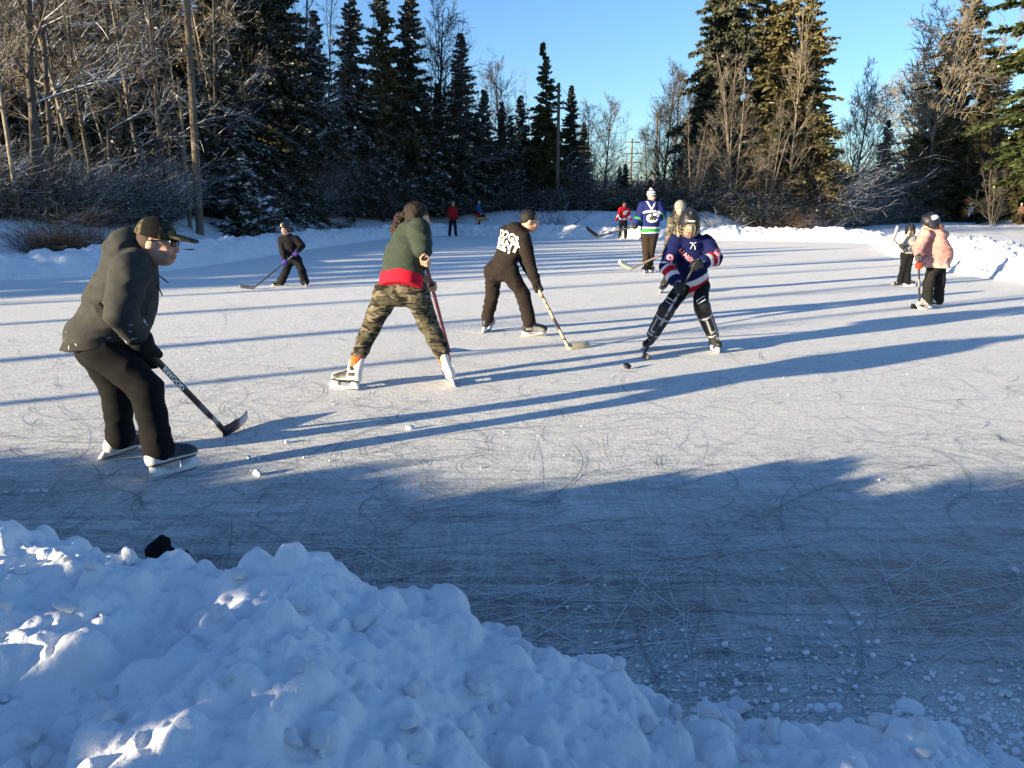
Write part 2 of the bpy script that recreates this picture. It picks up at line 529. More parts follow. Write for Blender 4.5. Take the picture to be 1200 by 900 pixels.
def head_ops(c, f, u, r, k, neck, jaw=1.0):
    q = lambda a, b, d=0: c + k * (f * a + u * b + r * d)
    o = U(EL(q(-.014, .022), (.094 * k, .095 * k, .075 * k), (f, u, r)), k=0)
    o += U(EL(q(.020, -.035), (.075 * k, .082 * k, .060 * k), (f, u, r)),
           EL(q(.044, -.088), (.043 * k, .030 * k, .040 * k * jaw), (f, u, r)),
           EL(q(-.005, -.075), (.050 * k, .035 * k, .056 * k * jaw), (f, u, r)), k=.03 * k)
    o += U(RC(q(.082, .014), q(.104, -.030), .009 * k, .015 * k), k=.012 * k)
    o += U(EL(q(.078, .028), (.016 * k, .010 * k, .050 * k), (f, u, r)), k=.012 * k)
    for s in (-1, 1):
        o += [('s', EL(q(.096, .006, s * .032), (.014 * k, .011 * k, .019 * k), (f, u, r)), .008 * k)]
        o += U(EL(q(.073, .006, s * .032), (.013 * k,) * 3), k=.002)
        o += U(EL(q(.066, -.036, s * .038), (.022 * k, .022 * k, .020 * k), (f, u, r)), k=.02 * k)
        o += U(EL(q(-.012, -.012, s * .078), (.021 * k, .033 * k, .010 * k), (nrm(f - .2 * u), u, r)), k=.006 * k)
    o += U(EL(q(.090, -.060), (.011 * k, .008 * k, .026 * k), (f, u, r)), k=.006 * k)
    o += U(EL(q(.088, -.073), (.012 * k, .008 * k, .022 * k), (f, u, r)), k=.006 * k)
    o += [('s', EL(q(.104, -.0665), (.012 * k, .0022 * k, .024 * k), (f, u, r)), .002 * k)]
    o += U(RC(A3(neck), q(-.022, -.06), .060 * k, .054 * k), k=.025 * k)
    return o

def head_col(V, c, f, u, r, k, skin=SKIN, stubble=0.0):
    C = np.tile(A3(skin), (len(V), 1))
    L = (V - c) / k; a, b, d = L @ f, L @ u, L @ r
    ck = np.exp(-((np.abs(d) - .042) ** 2 + (b + .035) ** 2) / .0006) * (a > .03)
    C = C * (1 - .35 * ck[:, None]) + A3((.58, .22, .17)) * (.35 * ck[:, None])
    m = (a > .075) & (np.abs(b + .0665) < .012) & (np.abs(d) < .026); C[m] = (.42, .15, .13)
    m = (a > .07) & (np.abs(b + .0665) < .0028) & (np.abs(d) < .025); C[m] = (.08, .02, .02)
    for s in (-1, 1):
        e = np.sqrt((b - .006) ** 2 + (d - s * .032) ** 2)
        C[(a > .06) & (e < .0105)] = (.55, .53, .50); C[(a > .06) & (e < .0062)] = (.03, .02, .015)
        m = (a > .055) & (np.abs(b - .030 + .12 * (np.abs(d) - .035)) < .0055) & (d * s > .014) & (d * s < .056); C[m] = (.08, .05, .03)
    if stubble:
        m = np.clip((-.035 - b) / .03, 0, 1) * np.clip((a - -.02) / .03, 0, 1) * (b > -.16)
        C = C * (1 - stubble * m[:, None]) + A3((.12, .08, .06)) * stubble * m[:, None]
    return C

def grip_ops(wr, c, ax, s, fat=1.0, side=1, k=.006):
    wr, c = A3(wr), A3(c); ax = nrm(ax)
    w = wr - c; w = nrm(w - ax * (w @ ax)); v = np.cross(ax, w) * side
    Rr = .021 * s + .009 * s * fat
    o = []
    for i, of in enumerate((-.034, -.012, .011, .033)):
        of *= s * (.8 + .2 * fat); L = (.82, 1.0, .97, .9)[i]
        kn = c + v * Rr * 1.05 - w * .006 * s + ax * of
        b = wr + (c - wr) * .1 + ax * of * .55 + v * .004 * s
        pts = [kn, c - w * Rr * 1.15 * L + v * Rr * .35 + ax * of, c - v * Rr * 1.1 - w * Rr * .35 + ax * of, c - v * Rr * .8 + w * Rr * .75 * L + ax * of]
        o += U(RC(b, kn, .017 * s * fat, .0125 * s * fat), k=.012 * s)
        for j in range(3):
            o += U(RC(pts[j], pts[j + 1], (.0105 - .001 * j) * s * fat, (.0095 - .001 * j) * s * fat), k=k * s)
    rt = wr + (c - wr) * .4 + ax * .030 * s + v * .006 * s
    md = c + w * Rr * 1.2 + ax * .052 * s + v * Rr * .2
    tp = c - v * Rr * 1.05 + w * Rr * .35 + ax * .046 * s
    o += U(RC(rt, md, .0145 * s * fat, .0115 * s * fat), k=.010 * s) + U(RC(md, tp, .0115 * s * fat, .009 * s * fat), k=k * s)
    return o

def loose_ops(wr, d, n, s, fat=1.0, side=1):
    """relaxed, slightly curled hand: d along the fingers, n out of the back of the hand"""
    wr = A3(wr); d = nrm(d); n = nrm(n - d * (A3(n) @ d)); a = np.cross(d, n) * side
    o = []
    for i, of in enumerate((-.030, -.010, .010, .029)):
        L = (.062, .078, .084, .072)[i] * s
        kn = wr + d * .088 * s + a * of * s
        p1 = kn + d * L * .45 - n * L * .10; p2 = p1 + d * L * .3 - n * L * .2; p3 = p2 + d * L * .16 - n * L * .22
        o += U(RC(wr + a * of * .6 * s, kn, .018 * s * fat, .0125 * s * fat), k=.012 * s)
        for q0, q1, ra in ((kn, p1, .0105), (p1, p2, .0098), (p2, p3, .009)):
            o += U(RC(q0, q1, ra * s * fat, ra * .92 * s * fat), k=.005 * s)
    t0 = wr + d * .03 * s + a * .026 * s; t1 = t0 + d * .032 * s + a * .028 * s - n * .012 * s; t2 = t1 + d * .030 * s + a * .004 * s - n * .012 * s
    o += U(RC(t0, t1, .0145 * s * fat, .0115 * s * fat), k=.01 * s) + U(RC(t1, t2, .0115 * s * fat, .009 * s * fat), k=.005 * s)
    return o

def make_skate(root, g, an, toe, s, h, look):
    """g: blade middle on the ice, an: ankle joint, toe: direction of the toe"""
    g = A3(g); f = nrm((toe[0], toe[1], 0)); w_ = A3(an) - g; sh_ = float(np.clip((w_ @ f + .05 * s) * .8, -.09, .09)); g = g + f * sh_; w_ = w_ - f * (w_ @ f); up = nrm(w_); r = np.cross(f, up)
    q = lambda a, b, d=0: g + s * (f * a + up * b + r * d)
    ops = U(RC(q(-.085, .118), q(.105, .108), .047 * s, .040 * s, r, .85), k=0)
    ops += U(EL(q(.125, .108), (.048 * s, .036 * s, .042 * s), (f, up, r)), RC(q(-.070, .12), q(-.062, .285), .054 * s, .052 * s, r, .8),
             RC(q(-.02, .16), q(.09, .125), .046 * s, .036 * s), k=.03 * s)
    ops += U(RC(q(-.01, .21), q(.0, .30), .040 * s, .032 * s, r, .7), k=.02 * s)
    ops += [('s', PL(q(0, look.get('top', .235)), -(up + .15 * f)), .004), ('i', PL(q(0, .074), -up), .004)]
    base, dark, trim = look['boot'], look['panel'], look['trim']
    def cf(V):
        L = (V - g) / s; a, b, d = L @ f, L @ up, L @ r
        C = np.tile(A3(base), (len(V), 1))
        m = ((a > -.005) & (b < .185 - .45 * a) & (b > .088) & (a < .135) & (np.abs(d) > .012)) | ((a < -.015) & (a > -.09) & (b > .115) & (b < .15)) | ((a > -.05) & (a < .0) & (b > .19) & (b < .265))
        C[m] = dark
        m = (np.abs(a + .045) < .02) & (np.abs(b - .185) < .014) & (np.abs(d) > .03); C[m] = trim
        m = (a > .15) & (b > .085); C[m] = look.get('toecap', trim)
        m = (np.abs(d) < .012) & (a > -.01) & (a < .12) & (b > .12) & (np.sin(a * 330) > .2); C[m] = (.75, .75, .72)
        if look.get('heel') is None: C[b < .084] = (.03, .03, .03)
        if look.get('heel') is not None:
            m = (a < -.012 + .10 * (b - .1)) & (b < .20); C[m] = look['heel']
            m = ((a + .048) / .030) ** 2 + ((b - .142) / .022) ** 2 < 1; C[m] = base
            m = (b < .094) & (a < .16); C[m] = look['heel']; C[b < .084] = (.03, .03, .03)
        m = b > look.get('top', .235) - .03; C[m] = look.get('cuff', dark)
        return C
    b = garment("skate", ops, h, root, cf, 0, mat='hard')
    poly = [(-.135, .012), (.150, .012), (.168, .036), (.150, .078), (.070, .078), (.050, .036), (-.030, .036), (-.055, .078), (-.122, .078)]
    mb = MB().prism([(x * s, y * s) for x, y in poly], g, f, up, r, .010 * s)
    mb.part("blade_holder", M['hard'], b, col=look.get('holder', (.72, .71, .68)))
    poly = [(-.150, .006), (-.13, 0), (.12, 0), (.158, .010), (.176, .030), (.165, .030), (.15, .0125), (-.14, .0125)]
    MB().prism([(x * s, y * s) for x, y in poly], g, f, up, r, .002 * s).part("steel_blade", M['steel'], b)
    return b

def ribbon_curve(path, w, th, up):
    """flat bar along a path: width along up, thickness across"""
    mb = MB(); path = np.asarray(path, float); T = np.gradient(path, axis=0)
    Vs = []
    for p, t in zip(path, T):
        t = nrm(t); u = nrm(A3(up) - t * (A3(up) @ t)); sd = np.cross(t, u)
        Vs += [p - u * w / 2 - sd * th / 2, p + u * w / 2 - sd * th / 2, p + u * w / 2 + sd * th / 2, p - u * w / 2 + sd * th / 2]
    n = len(path); F = []
    for i in range(n - 1):
        for j in range(4): F.append([i * 4 + j, i * 4 + (j + 1) % 4, i * 4 + 4 + (j + 1) % 4, i * 4 + 4 + j])
    F += [[3, 2, 1, 0], [4 * n - 4, 4 * n - 3, 4 * n - 2, 4 * n - 1]]
    return mb.add(Vs, [np.array(F[:-2])] + F[-2:])

def stick(top, heel, bdir, label, shaft=(.02, .02, .022), blade=(.02, .02, .022), s=1.0, L=.30, curve=.035, bands=(), tape=None, knob=True, bw=.068, lie=0.0):
    top, heel = A3(top), A3(heel); ax = nrm(heel - top)
    t = empty("hockey_stick", heel, label, "hockey stick")
    bdir = nrm(bdir); n = nrm(np.cross(bdir, ax)); upv = nrm(np.cross(n, bdir)); upv = upv if upv[2] > 0 else -upv
    ln = np.linalg.norm(heel - top)
    u0 = heel + upv * .03 * s
    mb = ribbon_curve([top, top + ax * ln * .5, top + ax * (ln * .88), u0], .030 * s, .021 * s, upv + .01)
    V = np.concatenate(mb.V); tt, _ = seg_t(V, top, heel)
    # shaft colour by position along it
    pts = np.linspace(0, 1, 41); path = top + (u0 - top) * pts[:, None]
    mb = ribbon_curve(path, .030 * s, .021 * s, upv + .01); V = np.concatenate(mb.V); tt, _ = seg_t(V, top, heel)
    C = np.tile(A3(shaft), (len(V), 1))
    for a, b, c in bands: C[(tt >= a) & (tt <= b)] = c
    part("shaft", V, mb.F, M['wood'], t, C, False)
    path = []; bl = L * s
    for q in np.linspace(-.06, 1, 9):
        path.append(heel + bdir * bl * q + upv * (bw * s * .5 + .02 * s * q * q + lie * q) + n * curve * s * q * q)
    mb = ribbon_curve(path, bw * s, .011 * s, upv)
    V = np.concatenate(mb.V); C = np.tile(A3(blade), (len(V), 1))
    q = (V - heel) @ bdir / bl
    e = q > .93; V[e] = V[e] - upv * 0
    if tape is not None: C[q > tape[0]] = tape[1]
    V[q > .99] = heel + bdir * bl + upv * (bw * s * .5 + .02 * s) + n * curve * s + (V[q > .99] - (heel + bdir * bl + upv * (bw * s * .5 + .02 * s) + n * curve * s)) * .6
    part("blade", V, mb.F, M['wood'], t, C, False)
    if knob:
        MB().tube([top - ax * .012 * s, top + ax * .004 * s, top + ax * .03 * s, top + ax * .16 * s], [.016 * s, .021 * s, .0185 * s, .018 * s], 8).part("grip_tape", M['hard'], t, True, (.03, .03, .03) if knob is True else knob)
    return t

def project(VT, F, surf, d, off, name, mat, parent):
    """drop a flat print onto a garment along d"""
    me = surf.data; o0 = root_loc(surf)
    vs = [v.co.copy() for v in me.vertices]; bv = BVHTree.FromPolygons(vs, [tuple(p.vertices) for p in me.polygons])
    out = []; d = Vector(nrm(d))
    for v in VT:
        hit = bv.ray_cast(Vector(v - o0) - d * .6, d)
        out.append(np.array(hit[0]) + o0 - np.array(d) * off if hit[0] is not None else None)
    ok = [q is not None for q in out]
    if not any(ok): return None
    fb = np.mean([q for q in out if q is not None], 0)
    F2 = [f for f in F if all(ok[i] for i in f)]
    out = [q if q is not None else fb for q in out]
    if not F2: return None
    return part(name, np.array(out), [list(f) for f in F2], mat, parent, None, False)

def text_geo(txt, size, bold=0.0, shear=0.0):
    cu = bpy.data.curves.new("lettering", 'FONT'); cu.body = txt; cu.size = size; cu.align_x = 'CENTER'; cu.offset = bold; cu.shear = shear; cu.resolution_u = 2
    o = bpy.data.objects.new("lettering", cu); COL.objects.link(o)
    dg = bpy.context.evaluated_depsgraph_get(); dg.update()
    me = o.evaluated_get(dg).to_mesh()
    V = np.array([v.co[:] for v in me.vertices]); F = [tuple(p.vertices) for p in me.polygons]
    bpy.data.objects.remove(o); bpy.data.curves.remove(cu)
    return V, F

def text_on(txt, size, centre, x, y, surf, name, mat, bold=.0, off=.008, arch=0.0, shear=0.0, d=None):
    V, F = text_geo(txt, size, bold, shear); x, y = nrm(x), nrm(y)
    yy = V[:, 1] - size * .35
    if arch: yy = yy - arch * V[:, 0] ** 2
    W = A3(centre) + V[:, :1] * x + yy[:, None] * y
    return project(W, F, surf, np.cross(y, x) if d is None else d, off, name, mat, surf)

def poly_on(polys, centre, x, y, surf, name, mat, off=.008, d=None):
    V = []; F = []; x, y = nrm(x), nrm(y)
    for p in polys:
        F.append(tuple(range(len(V), len(V) + len(p)))); V += [A3(centre) + a * x + b * y for a, b in p]
    return project(np.array(V), F, surf, np.cross(y, x) if d is None else d, off, name, mat, surf)

def ring(r0, r1, a0, a1, n=16, sx=1.0):
    A = np.radians(np.linspace(a0, a1, n + 1)); ps = []
    for i in range(n):
        ps.append([(r0 * math.cos(A[i]) * sx, r0 * math.sin(A[i])), (r1 * math.cos(A[i]) * sx, r1 * math.sin(A[i])),
                   (r1 * math.cos(A[i + 1]) * sx, r1 * math.sin(A[i + 1])), (r0 * math.cos(A[i + 1]) * sx, r0 * math.sin(A[i + 1]))])
    return ps

class Pose:
    """pixel joints (x, y, depth offset) -> world joints"""
    def __init__(s, D, k, **j):
        s.D, s.k, s.j = D, k, {}
        for n, v in j.items():
            s.j[n] = P(v[0], v[1], D + (v[2] if len(v) > 2 else 0))
        s.up = nrm(s.neck - s.pel); sd = s.shB - s.shA; s.side = nrm(sd - s.up * (sd @ s.up)); s.fwd = np.cross(s.up, s.side)
        s.h = max(.0055, D / 768 * 1.05)
    def __getattr__(s, n):
        try: return s.__dict__['j'][n]
        except KeyError: raise AttributeError(n)

def body_ops(p, f, u, r, hands, jaw=1.0, hk=None):
    k = p.k; hk = hk or k
    o = head_ops(p.head, f, u, r, hk, p.neck, jaw)
    mid = p.pel * .45 + p.neck * .55
    o += U(RC(p.pel, mid, .115 * k, .120 * k, p.fwd, .65), RC(mid, p.neck - p.up * .06 * k, .12 * k, .085 * k, p.fwd, .65), k=.03)
    for s in 'AB':
        sh, el, wr, hp, kn, an = (getattr(p, n + s) for n in ('sh', 'el', 'wr', 'hip', 'kn', 'an'))
        o += U(RC(p.neck - p.up * .04 * k, sh, .055 * k, .050 * k), RC(sh, el, .048 * k, .038 * k), RC(el, wr, .038 * k, .027 * k), k=.02)
        g = getattr(p, 'g' + s)
        o += U(RC(hp, kn, .078 * k, .052 * k), RC(kn, an, .050 * k, .036 * k), RC(an, an * .5 + g * .5 - p.toe[s] * .02 * k, .032 * k, .022 * k),
               RC(an * .5 + g * .5 - p.toe[s] * .05 * k, an * .46 + g * .54 + p.toe[s] * .03 * k, .018 * k, .012 * k), k=.02)
        o += hands[s]
    return o

def jacket_ops(p, W=.18, T=.17, hem=.10, slv=(.078, .066, .050), fl=.68, cuff=1.0, chest=1.0, hw=1.0, short=None):
    k = p.k
    lo = p.pel - p.up * hem * k
    mid = p.pel * .5 + p.neck * .5
    top = p.neck - p.up * .10 * k
    o = U(RC(lo - p.up * .05, mid, W * k * hw, W * k, p.fwd, fl), RC(mid, top, W * k * chest, T * k * chest, p.fwd, fl), k=.04)
    o += U(RC(p.shA + p.side * .05 * k, p.shB - p.side * .05 * k, .078 * k, .078 * k), RC(top, p.neck, .10 * k, .066 * k), k=.05)
    for s in 'AB':
        sh, el, wr = (getattr(p, n + s) for n in ('sh', 'el', 'wr'))
        if short: 
            e2 = el * short + sh * (1 - short) if short <= 1 else el + (wr - el) * (short - 1)
            o += U(RC(sh, el, slv[0] * k, slv[1] * k), k=.014) + (U(RC(el, e2, slv[1] * k, slv[2] * k), k=.012) if short > 1 else [])
        else:
            o += U(RC(sh, el, slv[0] * k, slv[1] * k), k=.014) + U(RC(el, el + (wr - el) * cuff, slv[1] * k, slv[2] * k), k=.012)
    o += [('i', PL(lo, -p.up), .012)]
    return o

def trouser_ops(p, hipr=.115, thigh=(.100, .078), calf=(.076, .066), waist=.06, flare=0.0, end=.95):
    k = p.k; o = []
    o += U(RC(p.hipA, p.hipB, hipr * k, hipr * k), RC(p.pel, p.pel + p.up * waist * k, .150 * k, .135 * k, p.fwd, .72), k=.05)
    for s in 'AB':
        hp, kn, an = (getattr(p, n + s) for n in ('hip', 'kn', 'an'))
        e = kn + (an - kn) * end
        o += U(RC(hp, kn, thigh[0] * k, thigh[1] * k), k=.03) + U(RC(kn, e, calf[0] * k, calf[1] * k), k=.025)
        if flare: o += U(RC(e - (an - kn) * .12, e, calf[1] * k, (calf[1] + flare) * k), k=.02)
    return o

def hood_ops(p, back=.09, r=.095):
    k = p.k; b = p.neck - p.fwd * back * k
    return U(EL(b + p.up * .01 * k, (r * k, .065 * k, .115 * k), (nrm(p.fwd + .5 * p.up), nrm(p.up - .5 * p.fwd), p.side)),
             RC(p.neck + p.side * .08 * k - p.up * .02, p.neck + p.fwd * .07 * k - p.up * .05 * k, .042 * k, .036 * k),
             RC(p.neck - p.side * .08 * k - p.up * .02, p.neck + p.fwd * .07 * k - p.up * .05 * k, .042 * k, .036 * k), k=.03)

def cap_ops(c, f, u, r, k, drop=.0, puff=1.0):
    q = lambda a, b, d=0: c + k * (f * a + u * b + r * d)
    return U(EL(q(-.012, .030), (.108 * k * puff, .108 * k * puff, .090 * k * puff), (f, u, r)), k=0) + [('i', PL(q(0, .028 - drop), -(u + .12 * f)), .004)]

def helmet_ops(c, f, u, r, k, low=-.01):
    q = lambda a, b, d=0: c + k * (f * a + u * b + r * d)
    o = U(EL(q(-.012, .030), (.128 * k, .118 * k, .104 * k), (f, u, r)), k=0)
    o += U(RC(q(-.07, .135), q(.06, .135), .022 * k, .018 * k), k=.02 * k)
    for s in (-1, 1): o += U(RC(q(-.08, .105, s * .055), q(.06, .112, s * .05), .018 * k, .014 * k), EL(q(-.015, -.035, s * .085), (.050 * k, .060 * k, .022 * k), (f, u, r)), k=.015 * k)
    o += [('s', EL(q(.125, -.045), (.105 * k, .085 * k, .095 * k), (f, u, r)), .006 * k), ('i', PL(q(0, low - .06), -u), .004)]
    return o

def make_person(label, p, facing, toes, hands, skinjaw=1.0, stub=0.0, hk=None, tilt=0.0, base=None, skin=SKIN, hair=None):
    f, u, r = head_frame(facing, tilt)
    p.toe = {s: nrm(A3((toes[s][0], toes[s][1], 0))) for s in 'AB'}
    b = (p.gA + p.gB) / 2
    root = empty("person", (b[0], b[1], min(p.gA[2], p.gB[2])), label, "person")
    k = hk or p.k
    V, Q = polygonise(body_ops(p, f, u, r, hands, skinjaw, hk), min(p.h, .0075) if p.D < 12 else p.h * .8)
    part("body", V, [Q], M['skin'], root, head_col(V, p.head, f, u, r, k, skin, stub))
    p.f, p.u, p.r, p.hk = f, u, r, k
    return root

def hq(p, a, b, d=0): return p.head + p.hk * (p.f * a + p.u * b + p.r * d)

def hair_short(p, root, col, low=-.02, puff=1.0):
    o = U(EL(hq(p, -.020, .026), (.103 * p.hk * puff, .106 * p.hk * puff, .084 * p.hk * puff), (p.f, p.u, p.r)), k=0)
    o += [('s', EL(hq(p, .10, -.03), (.085 * p.hk, .085 * p.hk, .12 * p.hk), (p.f, p.u, p.r)), .01), ('i', PL(hq(p, 0, low), -(p.u - .5 * p.f)), .008)]
    garment("hair", o, min(p.h, .006), root, col, .004, 40, 3, 'hair')
# ================================================================== SETTING
SUN_EL = math.radians(8.5)
SD = nrm((.86, .51, 0)); PN = np.array([-.51, .86, 0]) / math.hypot(.51, .86)
def UT(u, t, z=0): return PN * u + SD * t + A3((0, 0, z))

# ---- shapes of the rink edge (metres, camera at the origin looking along +Y)
WIND = [(-40, 15.0), (-22, 15.4), (-14, 16.4), (-11, 17.0), (-9.2, 18.6), (-8.7, 22), (-8.5, 27), (-7.8, 33), (-7.2, 38.5), (-5.0, 43.6), (-1.5, 43.4), (1.5, 41), (6.3, 38.6), (12.3, 37), (15.6, 35.2), (16.6, 33.0)]
WINDR = [(15.6, 30.6), (14.0, 26.5), (12.6, 22), (11.7, 18.6), (11.5, 16.4), (12.2, 14.0), (14, 12.2), (18, 10.8), (26, 9.6)]
RINK = WIND + WINDR + [(40, 8), (40, -14), (-40, -14)]
BANK = [(-80, 17.5), (-40, 18.5), (-20, 19.3), (-12.6, 19.6), (-11.8, 24), (-11.2, 30), (-10.8, 38), (-9, 45.5), (-4, 49.5), (0, 48.5), (7, 44.5), (13, 45.5), (17, 50), (20, 58), (24, 67), (28, 75), (36, 79), (60, 81), (120, 82)]
BANKP = BANK + [(120, -40), (-80, -40)]

def sdist(X, Y, poly, closed=True):
    """signed distance, negative inside the closed polygon"""
    p = np.array(poly, float); d = np.full(X.shape, 1e9); ins = np.zeros(X.shape, bool); n = len(p)
    for i in range(n if closed else n - 1):
        a, b = p[i], p[(i + 1) % n]; e = b - a
        t = np.clip(((X - a[0]) * e[0] + (Y - a[1]) * e[1]) / (e @ e), 0, 1)
        d = np.minimum(d, np.hypot(X - a[0] - t * e[0], Y - a[1] - t * e[1]))
        c = ((a[1] > Y) != (b[1] > Y))
        xx = a[0] + (Y - a[1]) / (b[1] - a[1] if abs(b[1] - a[1]) > 1e-9 else 1e-9) * e[0]
        ins ^= c & (X < xx)
    return np.where(ins, -d, d) if closed else d
sstep = lambda x: np.clip(x, 0, 1) ** 2 * (3 - 2 * np.clip(x, 0, 1))

def ground_z(X, Y):
    X = np.asarray(X, float); Y = np.asarray(Y, float)
    r = sdist(X, Y, RINK); b = sdist(X, Y, BANKP)
    z = np.where(r > 0, .06 + .20 * sstep(r / 1.4), -.12 + .18 * sstep((r + .5) / .5))
    right = sstep((X - 15.5) / 1.5) * sstep((Y - 9) / 2)
    z = np.where(r > 0, z * (1 - .62 * right), z)
    bb = np.clip(b, -1, 100)
    z = z + 1.0 * sstep((bb + .6) / 3.4) + .045 * np.clip(b - 2, 0, 60)
    z = z + (fbm2(X, Y, .55, 4, 3) - .5) * .38 * sstep(r / 1.2) * (.4 + .6 * sstep(b / 2 + .6)) + (fbm2(X, Y, 1.9, 3, 9) - .5) * .16 * sstep(r / .8)
    return z
def gz(x, y): return float(ground_z(np.array([x]), np.array([y]))[0])

def grid_mesh(xs, ys, Z):
    X, Y = np.meshgrid(xs, ys, indexing='ij'); V = np.stack([X, Y, Z], -1).reshape(-1, 3)
    n, m = len(xs), len(ys); i = np.arange(n - 1)[:, None] * m + np.arange(m - 1)[None]
    return V, np.stack([i, i + m, i + m + 1, i + 1], -1).reshape(-1, 4)

# ground: one sheet to the horizon
xs = np.concatenate([[-900, -400, -200, -120], np.arange(-80, -30, 1.6), np.arange(-30, 50, .34), np.arange(50, 110, 1.6), [120, 200, 400, 900]])
ys = np.concatenate([[-500, -200, -90, -60], np.arange(-40, 5, 2.0), np.arange(5, 90, .34), np.arange(90, 150, 2.0), [160, 250, 500, 1200]])
X, Y = np.meshgrid(xs, ys, indexing='ij')
Z = ground_z(X, Y)
bd = sdist(X, Y, BANKP)
lit_ = sstep((bd - 1.0) / 3.2) * (1 - .35 * sstep((X - 16) / 8))
nearl = sstep((bd + .8) / 2.0) * .42
V, F = grid_mesh(xs, ys, Z)
C = np.zeros((len(V), 3)); C[:, 0] = np.maximum(lit_, nearl).ravel()
tag(link("snow_ground", raw_mesh("snow_ground", V, [F], C), M['snow_far']), kind="structure")

# ice sheet
CR = [(-140, 590, .66), (0, 612, .62), (70, 630, .60), (130, 643, .58), (165, 654, .55), (215, 664, .50), (258, 656, .55), (300, 643, .57), (380, 638, .56), (425, 668, .50), (520, 678, .46), (560, 724, .38), (640, 740, .36),
      (700, 764, .30), (750, 804, .22), (800, 844, .16), (900, 858, .14), (1000, 862, .12), (1080, 856, .13), (1150, 874, .10), (1200, 897, .07), (1330, 950, .05)]
cr = np.array([G(x, y, h) for x, y, h in CR])
xs = np.concatenate([np.arange(-45, -3, 1.5), np.arange(-3, 4, .05), np.arange(4, 46, 1.5)]); ys = np.concatenate([np.arange(-16, 1, 1.0), np.arange(1, 4, .05), np.arange(4, 47, 1.0)])
X, Y = np.meshgrid(xs, ys, indexing='ij')
V, F = grid_mesh(xs, ys, np.zeros(X.shape))
e_ = Y - np.interp(X, cr[:, 0], cr[:, 1])
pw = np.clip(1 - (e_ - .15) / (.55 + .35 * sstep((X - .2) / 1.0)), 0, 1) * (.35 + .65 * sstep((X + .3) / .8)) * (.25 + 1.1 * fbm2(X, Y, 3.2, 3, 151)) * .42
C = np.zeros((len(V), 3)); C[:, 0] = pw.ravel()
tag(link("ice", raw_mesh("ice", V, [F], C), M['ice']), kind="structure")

# skate cuts and frost lines on the ice
def scratches(n, seed, w0, w1, d0, d1, zz, mat, name, rmin, rmax, lens):
    rg = np.random.default_rng(seed); Vs = []; Fs = []; off = 0
    for i in range(n):
        D = d0 * (d1 / d0) ** rg.random(); x = (rg.random() * 2 - 1) * (D * .72 + .6)
        rad = rmin * (rmax / rmin) ** rg.random(); L = lens[0] * (lens[1] / lens[0]) ** rg.random(); m = int(6 + min(14, L / rad * 6))
        a0 = rg.random() * 6.283 if rg.random() < .6 else rg.normal(0, .35) + (0 if rg.random() < .5 else math.pi)
        a0 = a0 - math.pi / 2
        sg = 1 if rg.random() < .5 else -1; cx, cy = x - rad * math.cos(a0), D - rad * math.sin(a0)
        an = a0 + sg * np.linspace(0, L / rad, m)
        w = (w0 + (w1 - w0) * rg.random() ** 2) * np.sin(np.linspace(.12, math.pi - .12, m)) ** .6 * (.6 + .8 * rg.random(m))
        ox, oy = np.cos(an), np.sin(an)
        P0 = np.stack([cx + (rad - w / 2) * ox, cy + (rad - w / 2) * oy, np.full(m, zz)], -1); P1 = np.stack([cx + (rad + w / 2) * ox, cy + (rad + w / 2) * oy, np.full(m, zz)], -1)
        Vs.append(np.stack([P0, P1], 1).reshape(-1, 3)); k = np.arange(m - 1) * 2 + off
        Fs.append(np.stack([k, k + 1, k + 3, k + 2], -1)); off += 2 * m
    V = np.concatenate(Vs); F = np.concatenate(Fs)
    r = sdist(V[:, 0], V[:, 1], RINK); ok = (r[F] < -.5).all(1)
    tag(link(name, raw_mesh(name, V, [F[ok]], None, False), mat), kind="stuff")
scratches(1400, 5, .0015, .006, 2.1, 16, .003, M['scr_w'], "frost_scratches", .5, 9, (.25, 2.6))
scratches(3800, 15, .001, .004, 2.0, 9, .0038, M['scr_w'], "fine_scratches", 1.0, 12, (.08, .7))
scratches(420, 6, .002, .007, 2.1, 15, .005, M['scr_d'], "skate_cuts", .35, 5, (.2, 2.2))

scratches(1500, 25, .0022, .0065, 3.6, 15, .0056, M['scr_d'], "small_cuts", .10, .8, (.12, .7))

